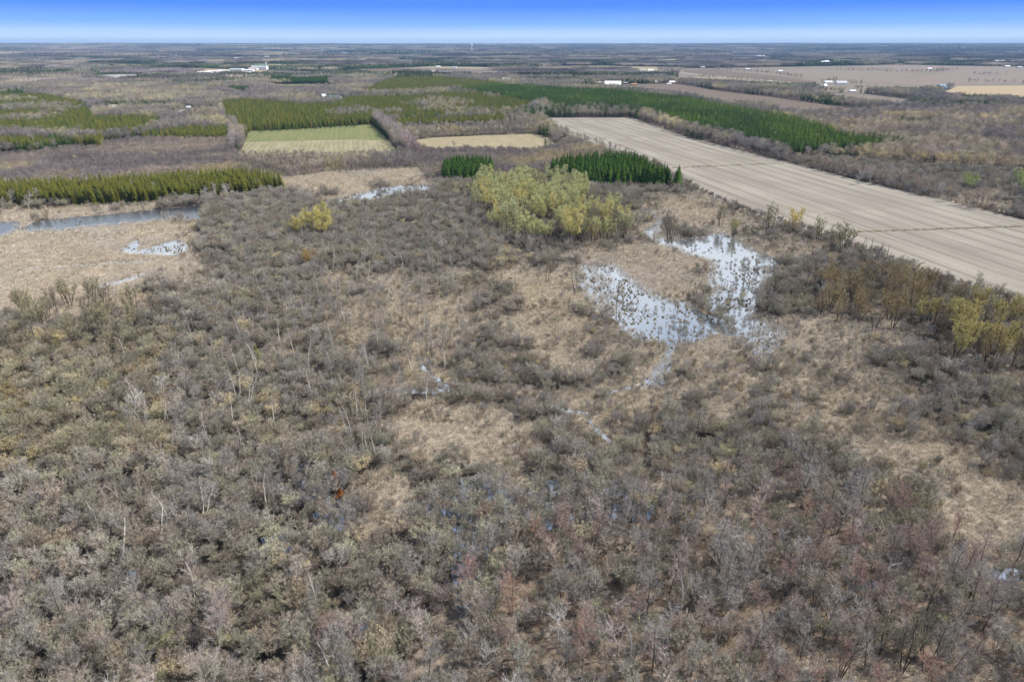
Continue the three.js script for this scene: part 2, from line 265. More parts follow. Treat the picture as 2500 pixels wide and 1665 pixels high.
{
  const [ax, az] = G(1543, 287), [bx, bz] = G(2500, 536), rowAngle = Math.atan2(bz - az, bx - ax);
  // rows run along u; v crosses them
  const rows = (base, alt, amp, seed, along = 30, period = 0) => { const t = dataTex(1024, 1024, (i, j) => {
    const v = j / 1024 * 96, u = i / 1024 * 192, wr = (f) => (f % 1 + 1) % 1;
    let n = 0.5 * noise(v * 1.3 / 1, u / along, seed) + 0.3 * noise(v / 3, u / along / 2, seed + 3) + 0.35 * noise(v / 9, u / 60, seed + 5) + 0.35 * (fbm(u / 24, v / 24, 3, seed + 9) - 0.5) + 0.25 * fbm(u / 1.2, v / 1.2, 3, seed + 7);
    if (period) { const w = Math.abs(wr(v / period) - 0.5) * 2; n += smooth(0.5, 1.0, w) * 0.34 * (0.25 + 1.3 * noise(v / 13, u / 70, seed + 15)) - smooth(0.1, 0.0, Math.abs(wr(v / period + 0.22) - 0.5)) * 0.12; }
    const c = mixc(base, alt, clamp((n - 0.7) * amp + 0.5)); return c;
  }); t.repeat.set(1 / 192, 1 / 96); return new THREE.MeshPhysicalMaterial({ map: t, roughness: 1, specularIntensity: 0.1 }); };
  const looks = {
    corn: rows([0.298, 0.270, 0.226], [0.195, 0.171, 0.142], 1.4, 11, 55, 13), pasture: rows([0.122, 0.148, 0.054], [0.185, 0.18, 0.085], 1.2, 13, 14, 6),
    open: rows([0.215, 0.185, 0.145], [0.15, 0.128, 0.102], 1, 35, 50),
    straw: rows([0.31, 0.26, 0.17], [0.23, 0.195, 0.12], 1.2, 15, 8), soil: rows([0.165, 0.13, 0.102], [0.12, 0.094, 0.076], 1, 17, 60), soil2: rows([0.19, 0.163, 0.135], [0.14, 0.12, 0.10], 1, 19, 60),
    soil3: rows([0.235, 0.19, 0.152], [0.165, 0.137, 0.113], 1, 21, 80), stubble: rows([0.36, 0.285, 0.18], [0.30, 0.235, 0.15], 1, 23, 60), gravel: rows([0.42, 0.42, 0.41], [0.22, 0.21, 0.19], 1.6, 25, 12),
  };
  fields.forEach((f, i) => tag(sheet(f.P, f.y ?? 0.06 + 0.03 * (i % 5), looks[f.look], 'field', rowAngle), f.label, 'field', f.far ? 'fields of the far plain' : null, 'structure'));
  // the hay field's straw-coloured near half
  tag(sheet(P('580,389 597,347 700,345 850,341 947,343 984,388 800,391'), 0.16, rows([0.30, 0.265, 0.175], [0.20, 0.185, 0.105], 1.5, 27, 16, 5), 'field', rowAngle), 'straw-coloured mown half of the hay field', 'field', null, 'structure');
  // roads and farm tracks
  const roadMat = new THREE.MeshStandardMaterial({ color: new THREE.Color(0.42, 0.39, 0.35), roughness: 1 });
  const strip = (s, w, y, label, name = 'road', mat = roadMat) => {
    const c = pts(s).map((q) => G(q[0], q[1])), L = [], R = [];
    c.forEach((q, i) => { const a = c[Math.max(0, i - 1)], b = c[Math.min(c.length - 1, i + 1)], l = Math.hypot(b[0] - a[0], b[1] - a[1]), nx = -(b[1] - a[1]) / l * w / 2, nz = (b[0] - a[0]) / l * w / 2; L.push([q[0] + nx, q[1] + nz]); R.unshift([q[0] - nx, q[1] - nz]); });
    return tag(sheet({ p: [...L, ...R] }, y, mat, name), label, name, null, 'structure');
  };
  strip('2225,236 2300,240 2420,248 2520,254 2700,266', 9, 0.34, 'pale gravel road along the golden stubble field');
  strip('1664,178 1760,187 1860,195 1960,205 2030,211', 12, 0.34, 'pale country road below the dark ploughed field');
  strip('1516,211 1545,215 1590,224', 6, 0.34, 'farm track leading from the white-roofed barn', 'track');
}
// ponds and creeks
{
  const m = new THREE.MeshPhysicalMaterial({ color: new THREE.Color(0.56, 0.59, 0.62), roughness: 0.05, ior: 1.33, metalness: 0.92 });
  const bump = (() => { const d = new Uint8Array(256 * 256 * 4); for (let y = 0; y < 256; y++) for (let x = 0; x < 256; x++) { const v = 255 * fbm(x / 12, y / 12, 4, 91), o = (y * 256 + x) * 4; d[o] = d[o + 1] = d[o + 2] = v; d[o + 3] = 255; } const t = new THREE.DataTexture(d, 256, 256); t.wrapS = t.wrapT = THREE.MirroredRepeatWrapping; t.magFilter = THREE.LinearFilter; t.repeat.set(1 / 9, 1 / 9); t.needsUpdate = true; return t; })();
  m.bumpMap = bump; m.bumpScale = 0.012;
  const ruffled = m.clone(); ruffled.color.setRGB(0.22, 0.26, 0.30); ruffled.roughness = 0.2; ruffled.bumpScale = 0.03;
  waters.forEach((w, i) => tag(sheet(w.P, 0.05 + 0.004 * (i % 4), i === 3 || i === 4 ? ruffled : m, i === 7 || (i > 7 && i < 11) ? 'creek_water' : 'pond_water'), w.label, 'water', null, 'structure'));
}

// ------------------------------------------------------------------ building blocks of plants
class MB {
  constructor() { this.p = []; this.c = []; }
  tri(a, b, c, k) { this.p.push(a[0], a[1], a[2], b[0], b[1], b[2], c[0], c[1], c[2]); for (let i = 0; i < 3; i++) this.c.push(k[0], k[1], k[2]); }
  tube(a, b, r0, r1, n, k) {
    const d = [b[0] - a[0], b[1] - a[1], b[2] - a[2]], l = Math.hypot(...d) || 1e-6; const t = Math.abs(d[1]) / l > 0.9 ? [1, 0, 0] : [0, 1, 0];
    let u = [d[1] * t[2] - d[2] * t[1], d[2] * t[0] - d[0] * t[2], d[0] * t[1] - d[1] * t[0]]; const ul = Math.hypot(...u); u = u.map((x) => x / ul);
    const v = [(d[1] * u[2] - d[2] * u[1]) / l, (d[2] * u[0] - d[0] * u[2]) / l, (d[0] * u[1] - d[1] * u[0]) / l];
    const ring = (q, r, i) => { const w = i / n * 2 * Math.PI, c = Math.cos(w) * r, s = Math.sin(w) * r; return [q[0] + u[0] * c + v[0] * s, q[1] + u[1] * c + v[1] * s, q[2] + u[2] * c + v[2] * s]; };
    for (let i = 0; i < n; i++) { const A = ring(a, r0, i), B = ring(a, r0, i + 1), C = ring(b, r1, i + 1), D = ring(b, r1, i); this.tri(A, B, C, k); this.tri(A, C, D, k); }
  }
  sliver(a, d, l, w, k, R) {   // one thin twig or blade
    const b = [a[0] + d[0] * l, a[1] + d[1] * l, a[2] + d[2] * l], t = [R() - 0.5, R() - 0.5, R() - 0.5];
    let u = [d[1] * t[2] - d[2] * t[1], d[2] * t[0] - d[0] * t[2], d[0] * t[1] - d[1] * t[0]]; const ul = (Math.hypot(...u) || 1) / w * 2; u = u.map((x) => x / ul);
    this.tri([a[0] - u[0], a[1] - u[1], a[2] - u[2]], [a[0] + u[0], a[1] + u[1], a[2] + u[2]], b, k); return b;
  }
  geo() { const g = new THREE.BufferGeometry(); g.setAttribute('position', new THREE.Float32BufferAttribute(this.p, 3)); g.setAttribute('color', new THREE.Float32BufferAttribute(this.c, 3)); return g; }
}
const norm = (d) => { const l = Math.hypot(...d) || 1; return [d[0] / l, d[1] / l, d[2] / l]; };
const jit = (k, R, a = 0.3) => { const f = 1 + (R() - 0.5) * 2 * a; return [k[0] * f, k[1] * f * (1 + (R() - 0.5) * 0.08), k[2] * f]; };
const around = (d, s, R) => norm([d[0] + (R() - 0.5) * 2 * s, d[1] + (R() - 0.5) * 2 * s, d[2] + (R() - 0.5) * 2 * s]);
function whole(t, c) { return { trunk: t.geo(), crown: c.geo(), all: mergeGeometries([t.geo(), c.geo()]) }; }

// a bare woody plant: stems, limbs along them, branches along those, twigs at the ends
function woody(seed, o) {
  const R = rng(seed), T = new MB(), C = new MB();
  o = { stems: 1, H: 10, r: 0.16, fan: 0.1, lean: 0, base: 0.3, limbs: 14, limb: 2.6, up: 0.5, kids: 6, twigs: 8, twig: 0.9, tw: 0.04, bark: [0.2, 0.17, 0.15], wood: [0.26, 0.23, 0.2], tips: [0.3, 0.26, 0.22], leafy: 0, leaf: 0.2, sides: 4, crook: 0.14, droop: 0, taper: 0.75, ...o };
  const lx = (R() - 0.5) * 2 * o.lean, lz = (R() - 0.5) * 2 * o.lean;
  for (let s = 0; s < o.stems; s++) {
    const az = (s + R() * 0.8) / o.stems * 6.283, f = o.fan * (0.4 + R() * 0.8), H = o.H * (o.stems > 1 ? 0.72 + R() * 0.4 : 1);
    let d = norm([Math.cos(az) * f + lx, 1, Math.sin(az) * f + lz]), p = [Math.cos(az) * o.r * (o.stems > 1 ? 2 : 0), -0.1, Math.sin(az) * o.r * (o.stems > 1 ? 2 : 0)];
    const n = 6, nodes = []; let r = o.r * (o.stems > 1 ? 0.7 : 1);
    for (let k = 0; k < n; k++) {
      const q = [p[0] + d[0] * H / n, p[1] + d[1] * H / n, p[2] + d[2] * H / n], r1 = o.r * (o.stems > 1 ? 0.7 : 1) * (1 - o.taper * (k + 1) / n) + 0.012;
      T.tube(p, q, r, r1, o.sides, jit(o.bark, R, 0.12)); nodes.push([p, q, d, r1]); p = q; r = r1; d = around(d, o.crook, R); d = norm([d[0], d[1] + 0.08, d[2]]);
    }
    const L = Math.max(2, Math.round(o.limbs / (o.stems > 1 ? 1 : 1)));
    for (let k = 0; k < L; k++) {
      const t = o.base + (1 - o.base) * Math.pow((k + R() * 0.8) / L, 0.9), i = Math.min(n - 1, Math.floor(t * n)), [a, b, dd, rr] = nodes[i], fr = clamp(t * n - i);
      const at = [lerp(a[0], b[0], fr), lerp(a[1], b[1], fr), lerp(a[2], b[2], fr)], w = k * 2.4 + R() * 1.2, ll = o.limb * (1 - 0.55 * (t - o.base) / (1 - o.base)) * (0.7 + R() * 0.5);
      let ld = norm([Math.cos(w), o.up + R() * 0.5, Math.sin(w)]), q = at, lr = Math.max(0.018, rr * 0.5);
      for (let e = 0; e < 2; e++) {
        const q2 = [q[0] + ld[0] * ll / 2, q[1] + ld[1] * ll / 2, q[2] + ld[2] * ll / 2];
        if (lr > 0.03) T.tube(q, q2, lr, lr * 0.55, 3, jit(o.wood, R, 0.15)); else C.sliver(q, ld, ll / 2, lr * 2.6, jit(o.wood, R, 0.15), R);
        const B = Math.round(o.kids / 2);
        for (let j = 0; j < B; j++) {
          const v = (j + R()) / B, c = [lerp(q[0], q2[0], v), lerp(q[1], q2[1], v), lerp(q[2], q2[2], v)]; let bd = around(ld, 0.75, R); bd = norm([bd[0], bd[1] + 0.25 - o.droop, bd[2]]);
          const bl = o.twig * (1.1 + R() * 0.7), e2 = C.sliver(c, bd, bl, o.tw * 1.25, jit(o.wood, R, 0.2), R);
          for (let m = 0; m < o.twigs; m++) {
            const x = R(), c2 = [lerp(c[0], e2[0], x), lerp(c[1], e2[1], x), lerp(c[2], e2[2], x)]; let td = around(bd, 0.85, R); td = norm([td[0], td[1] + 0.2 - o.droop, td[2]]);
            const tip = C.sliver(c2, td, o.twig * (0.5 + R() * 0.7), o.tw, jit(o.tips, R, 0.25), R);
            if (o.leafy && R() < o.leafy) for (let y = 0; y < 2; y++) { const x2 = 0.3 + R() * 0.7; C.sliver([lerp(c2[0], tip[0], x2), lerp(c2[1], tip[1], x2), lerp(c2[2], tip[2], x2)], around([0, 0.2, 0], 1, R), o.leaf * (0.8 + R() * 0.8), o.leaf * 0.7, jit(o.leafc, R, 0.25), R); }
          }
        }
        q = q2; ld = around(ld, 0.3, R); ld = norm([ld[0], ld[1] + 0.12, ld[2]]); lr *= 0.55;
      }
    }
  }
  return whole(T, C);
}
// a needle tree: whorls of drooping boughs round a stem
function conifer(seed, o) {
  const R = rng(seed), T = new MB(), C = new MB();
  o = { H: 13, w: 2.4, whorls: 15, boughs: 9, base: 0.12, droop: 0.35, k: [0.05, 0.1, 0.03], k2: [0.07, 0.13, 0.035], bark: [0.12, 0.1, 0.08], round: 0.8, rough: 0.25, r: 0.16, ...o };
  T.tube([0, -0.1, 0], [0, o.H * 0.55, 0], o.r, o.r * 0.6, 5, o.bark); T.tube([0, o.H * 0.55, 0], [0, o.H, 0], o.r * 0.6, 0.02, 4, o.bark);
  for (let i = 0; i < o.whorls; i++) {
    const t = (i + 0.2) / o.whorls, y = o.H * (o.base + (1 - o.base) * t), rad = o.w * Math.pow(1 - t, o.round) * (0.85 + R() * 0.3) + 0.12;
    const n = Math.max(4, Math.round(o.boughs * (0.55 + 0.45 * (1 - t))));
    for (let j = 0; j < n; j++) {
      const w = j / n * 6.283 + i * 1.1 + R() * 0.5, l = rad * (1 - o.rough + 2 * o.rough * R()), c = Math.cos(w), s = Math.sin(w), dr = l * o.droop * (0.6 + R() * 0.8), ww = l * (0.30 + R() * 0.2) + 0.12, yy = y + (R() - 0.5) * 0.4, k = jit(mixc(o.k, o.k2, R()), R, 0.2);
      const root = [0, yy + 0.25, 0], tip = [c * l, yy - dr, s * l], m1 = [c * l * 0.6 - s * ww, yy - dr * 0.7, s * l * 0.6 + c * ww], m2 = [c * l * 0.6 + s * ww, yy - dr * 0.7, s * l * 0.6 - c * ww], up = [c * l * 0.62, yy - dr * 0.35 + 0.15, s * l * 0.62];
      C.tri(root, m1, up, k); C.tri(root, up, m2, k); C.tri(m1, tip, up, jit(o.k2, R, 0.25)); C.tri(up, tip, m2, jit(o.k2, R, 0.25));
    }
  }
  C.tube([0, o.H * 0.9, 0], [0, o.H + 0.5, 0], 0.14, 0.01, 3, o.k2);
  return whole(T, C);
}
// a broad tree seen from far off: a trunk and a loose ball of twigs
function farTree(seed, o) {
  const R = rng(seed), T = new MB(), C = new MB(); o = { H: 13, w: 4, n: 230, l: 2.2, tw: 0.17, base: 0.3, k: [0.39, 0.355, 0.325], bark: [0.25, 0.23, 0.21], fans: 5, ...o };
  T.tube([0, -0.1, 0], [0, o.H * 0.6, 0], 0.2, 0.1, 4, o.bark);
  const lobes = []; for (let i = 0; i < o.fans; i++) { const a = i * 2.4 + R(), r = o.w * 0.5 * Math.sqrt(R()); lobes.push([Math.cos(a) * r, o.H * (o.base + (0.95 - o.base) * (0.35 + 0.6 * R())), Math.sin(a) * r, o.w * (0.45 + 0.25 * R())]); T.tube([0, o.H * 0.3, 0], lobes[i].slice(0, 3), 0.1, 0.04, 3, o.bark); }
  for (let i = 0; i < o.n; i++) {
    const L = lobes[i % o.fans], d = norm([R() - 0.5, R() * 0.8 - 0.25, R() - 0.5]), r = L[3] * Math.cbrt(R()) * 0.8, a = [L[0] + d[0] * r, Math.max(0.5, L[1] + d[1] * r * 1.2), L[2] + d[2] * r];
    C.sliver(a, around(norm([d[0], d[1] + 0.7, d[2]]), 0.5, R), o.l * (0.5 + R() * 0.7), o.tw, jit(o.k, R, 0.25), R);
  }
  return whole(T, C);
}
// a tuft of dead reeds
function reedTuft(seed, o) {
  const R = rng(seed), C = new MB(); o = { n: 34, r: 0.75, H: 1.25, w: 0.05, tilt: 0.55, k: [0.57, 0.515, 0.41], k2: [0.40, 0.347, 0.265], ...o };
  for (let i = 0; i < o.n; i++) { const a = R() * 6.283, r = o.r * Math.sqrt(R()), d = norm([(R() - 0.5) * 2 * o.tilt, 0.75, (R() - 0.5) * 2 * o.tilt]), l = o.H * (0.55 + R() * 0.6), b = C.sliver([Math.cos(a) * r, 0, Math.sin(a) * r], d, l, o.w, jit(mixc(o.k, o.k2, R()), R, 0.2), R); if (R() < 0.45) C.sliver(b, norm([d[0] * 2, -0.25 + R() * 0.3, d[2] * 2]), l * 0.5, o.w, jit(o.k, R, 0.2), R); }
  return C.geo();
}
function hummock(seed) {   // a tussock: a low mound with a mop of dead sedge
  const R = rng(seed), C = new MB(), k = [0.10, 0.085, 0.06], top = [0, 0.38, 0];
  for (let i = 0; i < 7; i++) { const a = i / 7 * 6.283, b = (i + 1) / 7 * 6.283, q = (w, r, y) => [Math.cos(w) * r, y, Math.sin(w) * r]; C.tri(q(a, 0.5, 0), q(b, 0.5, 0), q(b, 0.36, 0.28), k); C.tri(q(a, 0.5, 0), q(b, 0.36, 0.28), q(a, 0.36, 0.28), k); C.tri(q(a, 0.36, 0.28), q(b, 0.36, 0.28), top, k); }
  for (let i = 0; i < 34; i++) { const a = R() * 6.283, r = 0.35 * Math.sqrt(R()), b = C.sliver([Math.cos(a) * r, 0.25, Math.sin(a) * r], norm([Math.cos(a) * 0.8 + R() - 0.5, 0.9, Math.sin(a) * 0.8 + R() - 0.5]), 0.35 + R() * 0.4, 0.06, jit([0.17, 0.14, 0.09], R, 0.35), R); }
  return C.geo();
}
const MATS = {}; const plantMat = (t = [1, 1, 1]) => MATS[t] ??= new THREE.MeshPhysicalMaterial({ specularIntensity: 0.08, vertexColors: true, roughness: 0.95, side: THREE.DoubleSide, color: new THREE.Color().setRGB(...t) });
const WHITE = plantMat();

const many = (n, f) => Array.from({ length: n }, (_, i) => f(i));
const PROTO = {
  shrub: many(7, (i) => woody(100 + i, { stems: 6, H: 4.8, r: 0.055, fan: 0.42, base: 0.45, limbs: 6, limb: 1.1, kids: 6, twigs: 9, twig: 0.5, tw: 0.04, sides: 3, bark: [0.12, 0.108, 0.098], wood: [0.24, 0.225, 0.21], tips: [0.36, 0.343, 0.318], up: 0.7 })),
  olive: many(5, (i) => woody(140 + i, { stems: 8, H: 4.4, r: 0.07, fan: 0.6, base: 0.42, limbs: 6, limb: 1.25, kids: 6, twigs: 8, twig: 0.5, tw: 0.04, sides: 3, bark: [0.13, 0.115, 0.10], wood: [0.21, 0.195, 0.16], tips: [0.36, 0.34, 0.26], leafy: 0.5, leaf: 0.13, leafc: [0.54, 0.50, 0.35], up: 0.7 })),
  bare: many(6, (i) => woody(180 + i, { H: 11, r: 0.17, base: 0.32, limbs: 15, limb: 3.2, kids: 8, twigs: 9, twig: 0.95, tw: 0.04, lean: 0.08, bark: [0.13, 0.115, 0.10], wood: [0.30, 0.277, 0.25], tips: [0.355, 0.328, 0.295] })),
  maple: many(3, (i) => woody(220 + i, { H: 10.5, r: 0.16, base: 0.3, limbs: 17, limb: 3.0, kids: 8, twigs: 9, twig: 0.85, tw: 0.042, lean: 0.05, bark: [0.15, 0.13, 0.12], wood: [0.27, 0.22, 0.2], tips: [0.35, 0.245, 0.205] })),
  birch: many(6, (i) => woody(260 + i, { stems: 1 + (i % 3 === 2 ? 1 : 0), fan: 0.16, H: 9.5, r: 0.13, base: 0.5, limbs: 9, limb: 1.5, kids: 4, twigs: 7, twig: 0.6, tw: 0.03, lean: 0.2, crook: 0.16, bark: [0.66, 0.62, 0.56], wood: [0.50, 0.44, 0.38], tips: [0.30, 0.235, 0.195], up: 0.9 })),
  grey: many(4, (i) => woody(300 + i, { H: 8.5, r: 0.15, base: 0.22, limbs: 15, limb: 2.8, kids: 6, twigs: 6, twig: 0.9, tw: 0.05, bark: [0.45, 0.43, 0.40], wood: [0.46, 0.44, 0.41], tips: [0.42, 0.395, 0.365], up: 0.35 })),
  willow: many(6, (i) => woody(340 + i, { stems: 3 + i % 3, fan: 0.34, H: 12.5, r: 0.24, base: 0.4, limbs: 10, limb: 2.5, kids: 8, twigs: 9, twig: 0.85, tw: 0.05, bark: [0.085, 0.075, 0.06], wood: [0.15, 0.13, 0.09], tips: [0.43, 0.42, 0.24], leafy: 0.72, leaf: 0.26, leafc: [0.56, 0.565, 0.26], up: 0.75, sides: 5 })),
  bud: many(4, (i) => woody(380 + i, { stems: 3 + i % 3, fan: 0.36, H: 11.5, r: 0.24, base: 0.38, limbs: 10, limb: 2.7, kids: 8, twigs: 9, twig: 0.8, tw: 0.055, bark: [0.07, 0.06, 0.05], wood: [0.13, 0.115, 0.08], tips: [0.31, 0.275, 0.19], leafy: 0.28, leaf: 0.18, leafc: [0.45, 0.41, 0.22], up: 0.8, sides: 5 })),
  dark: many(4, (i) => woody(420 + i, { stems: 2 + i % 2, fan: 0.25, H: 11, r: 0.18, base: 0.4, limbs: 10, limb: 2.3, kids: 8, twigs: 7, twig: 0.8, tw: 0.05, bark: [0.06, 0.052, 0.045], wood: [0.14, 0.12, 0.095], tips: [0.245, 0.215, 0.155], up: 0.9, lean: 0.15, sides: 5 })),
  snag: many(3, (i) => woody(460 + i, { H: 8, r: 0.16, base: 0.35, limbs: 8, limb: 1.2, kids: 2, twigs: 2, twig: 0.4, tw: 0.03, bark: [0.13, 0.12, 0.11], wood: [0.15, 0.14, 0.13], tips: [0.17, 0.155, 0.14], up: 0.5, lean: 0.06 })),
  spruce: many(4, (i) => conifer(500 + i, { H: 14.5, w: 2.9, k: [0.022, 0.048, 0.010], k2: [0.050, 0.098, 0.016], round: 0.68 })),
  cedar: many(4, (i) => conifer(520 + i, { H: 11.5, w: 2.3, whorls: 14, boughs: 8, droop: 0.02, base: 0.06, k: [0.066, 0.074, 0.014], k2: [0.140, 0.142, 0.026], round: 0.5, rough: 0.22 })),
  pine: many(4, (i) => conifer(540 + i, { H: 13, w: 3.0, whorls: 10, boughs: 7, droop: 0.1, base: 0.12, k: [0.020, 0.042, 0.009], k2: [0.048, 0.088, 0.016], round: 0.6 })),
  farbare: many(5, (i) => farTree(560 + i, {})),
  farshrub: many(4, (i) => farTree(580 + i, { H: 4, w: 2.6, n: 130, l: 1.2, tw: 0.09, base: 0.15, fans: 4 })),
  farpole: many(4, (i) => farTree(590 + i, { H: 10, w: 2.0, n: 120, l: 1.7, tw: 0.11, base: 0.35, fans: 3 })),
};

// ------------------------------------------------------------------ scattering
const LABELS = {};   // kind -> [name, label, category, group, label of the mass]
const placed = {};   // kind -> list of places
function put(kind, x, z, s = 1, o = {}) { (placed[kind] ??= []).push({ x, z, s, r: o.r ?? hash(x * 131, z * 131, 3) * 6.283, t: o.t || [1, 1, 1], v: o.v ?? Math.floor(hash(x * 77, z * 77, 5) * 1e6), sy: o.sy || 1, y: o.y || 0, d: Math.hypot(x, z), must: o.must, label: o.label, cat: o.cat, name: o.name, lx: o.lx || 0, lz: o.lz || 0 }); }
const SHRUBT = [[1, 1, 1], [0.95, 0.94, 0.97], [1.08, 1.02, 0.93], [0.93, 0.84, 0.74], [1.0, 1.02, 0.86], [1.15, 1.12, 1.08], [0.86, 0.84, 0.84], [1.05, 0.93, 0.84]];
const within = (px, py, m = 300) => px > -m && px < PW + m && py < PH + m;
function scatter(d0, d1, cell, seed, fn) {
  const W = d1 * 0.95;
  for (let z = -d1; z < -d0 * 0.7; z += cell) for (let x = -W; x < W; x += cell) {
    if (Math.abs(x) > -z * 0.93 + 45) continue;
    const i = Math.round(x / cell), j = Math.round(z / cell), X = x + (hash(i, j, seed) - 0.5) * cell * 0.95, Z = z + (hash(i, j, seed + 1) - 0.5) * cell * 0.95, d = Math.hypot(X, Z);
    if (d < d0 || d >= d1) continue; const [px, py] = pix(X, Z); if (!within(px, py)) continue;
    fn(X, Z, d, px, py, hash(i, j, seed + 2), hash(i, j, seed + 3), hash(i, j, seed + 4));
  }
}
const NEAR = 720;

const tallZone2 = inPoly(P('-300,1480 150,1480 500,1530 700,1640 1000,1600 1000,2000 -600,2000'));
const birchZone = inPoly(P('360,960 560,700 700,610 1100,640 1160,800 1080,1000 900,1120 700,1200 560,1500 300,1480 200,1250'));
const willowZone = inPoly(P('1125,478 1200,450 1300,448 1400,466 1470,500 1510,550 1545,590 1420,602 1300,602 1215,572 1170,520'));
const darkZone = inPoly(P('-40,830 60,760 180,730 300,720 400,760 395,850 300,880 120,870 -30,870'));
const rightZone = inPoly(P('1950,720 2050,690 2200,690 2300,720 2420,760 2560,800 2600,930 2480,940 2330,910 2200,850 2080,800 1980,770'));
const marshEnd = inPoly(P('704,437 814,421 1022,412 1035,429 1030,445 967,452 875,458 722,477'));

scatter(60, NEAR, 2.2, 900, (x, z, d, px, py, a, b, c) => {
  if (inField(x, z) || standAt(x, z)) return;
  const w = inWater(x, z), o = openness(x, z, px, py) + (marshEnd(x, z) ? 1 : 0);
  let dens = clamp(0.98 - 0.98 * smooth(0.0, 0.85, o)); if (o < 1.05) dens = Math.max(dens, px > 480 && py > 560 ? 0.28 : 0.07);
  if (tallZone(x, z)) dens *= 0.62; if (Math.hypot(px - 822, (py - 1215) * 1.4) < 46) dens = 0;
  if (w) dens = w <= 2 ? (fbm(x / 8, z / 8, 3, 81) > (w === 1 ? (py > 640 ? 0.44 : 0.62) : py > 790 ? 0.52 : 0.56) ? 0.5 : 0.015) : w <= 8 ? 0 : w <= 10 ? 0.1 : 0.95;
  if (willowZone(x, z)) dens *= 0.4; if (rightZone(x, z) || darkZone(x, z)) dens *= 0.5;
  if (a > dens) return;
  const n = fbm(x / 38, z / 38, 3, 61), ol = 0.035 + smooth(0.52, 0.7, n) * 0.05 + (py < 1200 && px < 420 && py > 820 ? 0.10 : 0);
  const s = (0.42 + 0.95 * b * b + 0.12 * c) * (0.72 + 0.5 * (1 - smooth(-0.2, 0.5, o))) * (w && w <= 2 ? 0.55 : 1) * 0.78;
  const t = SHRUBT[Math.floor((c * 0.55 + fbm(x / 18, z / 18, 2, 65) * 0.45) * 7.99)], g = 0.74 + 0.52 * hash(x * 9, z * 9, 8);
  const gr = px < 420 && py < 1150 && py > 830 || fbm(x / 30, z / 30, 2, 67) > 0.74 ? [1.0, 0.99, 0.89] : [1, 1, 1];
  put(c < ol ? 'olive' : 'shrub', x, z, c < ol ? Math.min(s * 1.15, 1.2) : s, { t: t.map((q, i) => q * g * gr[i] * [1.03, 1.01, 0.985][i]) });
});
// low bushes in the reeds
scatter(120, 560, 2.3, 915, (x, z, d, px, py, a, b, c) => {
  if (px < 430 && py < 760 || inField(x, z) || standAt(x, z)) return; const w = inWater(x, z); if (w) return;
  const o = openness(x, z, px, py); if (o < 0.1 || o > 1.15 || a > 0.34) return; const g = 0.75 + 0.5 * c;
  put(c < 0.08 ? 'olive' : 'shrub', x, z, 0.24 + 0.34 * b, { t: SHRUBT[Math.floor(b * 71) % 8].map((q, i) => q * g * [1.05, 1.0, 0.9][i]) });
});
// taller bare trees over the swamp
scatter(60, 470, 5.6, 930, (x, z, d, px, py, a, b, c) => {
  if (inField(x, z) || standAt(x, z)) return;
  const w = inWater(x, z); if (w && w <= 8) return;
  const T = tallZone(x, z), U = tallZone2(x, z), o = openness(x, z, px, py);
  if (o > 0.75) return;
  if (T || U) { if (a < 0.92) put(c < 0.24 && T ? 'maple' : c < 0.8 ? 'bare' : 'grey', x, z, 0.62 + 0.42 * b, { t: [[1, 1, 1], [1.08, 1, 0.92], [0.9, 0.9, 0.92], [1.1, 1.05, 1.0]][Math.floor(b * 37) % 4] }); return; }
  if (birchZone(x, z)) { if (a < 0.17) put('birch', x, z, 0.75 + 0.45 * b); else if (a < 0.30) put('grey', x, z, 0.5 + 0.35 * b, { t: [0.8, 0.8, 0.8] }); else if (a < 0.48) put('bare', x, z, 0.5 + 0.3 * b, { t: [0.95, 0.95, 0.97] }); return; }
  if (py > 1000 && a < 0.10) { put(c < 0.5 ? 'bare' : 'grey', x, z, 0.55 + 0.3 * b, { t: [0.85, 0.84, 0.83] }); return; }
  if (a < 0.012 && px < 1500) put('birch', x, z, 0.6 + 0.3 * b);
});
// the willow grove and other loose trees at the edges
scatter(300, 620, 7.2, 960, (x, z, d, px, py, a, b, c) => {
  if (willowZone(x, z) && !inWater(x, z) && a < 0.5) { put(c < 0.66 ? 'willow' : 'bud', x, z, 0.92 + 0.4 * b, { t: [[1, 1, 1], [0.9, 0.9, 0.95], [1.08, 1.05, 0.85], [0.95, 1.02, 0.95]][Math.floor(b * 43) % 4] }); }
});
scatter(160, 420, 6.6, 970, (x, z, d, px, py, a, b, c) => {
  if (inField(x, z)) return;
  if (darkZone(x, z) && a < 0.55) put(c < 0.6 ? 'bud' : 'dark', x, z, 0.72 + 0.35 * b);
  if (rightZone(x, z) && a < 0.5) { const yellow = px > 2230; put(yellow && c < 0.45 ? 'willow' : c < 0.7 ? 'bud' : 'dark', x, z, 0.78 + 0.35 * b, { t: yellow ? [0.88, 0.80, 0.66] : [[1.0, 0.88, 0.78], [1.1, 1.0, 0.85], [0.85, 0.78, 0.74]][Math.floor(c * 97) % 3] }); }
});
const at = (kind, px, py, Hm, o = {}) => { const [x, z] = G(px, py), H0 = { willow: 12, bud: 11.5, dark: 10.5, birch: 10, grey: 9, snag: 8, bare: 11.5, maple: 11, cedar: 11.9, spruce: 15, pine: 13.5, shrub: 4.6, olive: 4.6 }[kind]; put(kind, x, z, Hm / H0, { must: 1, ...o }); };
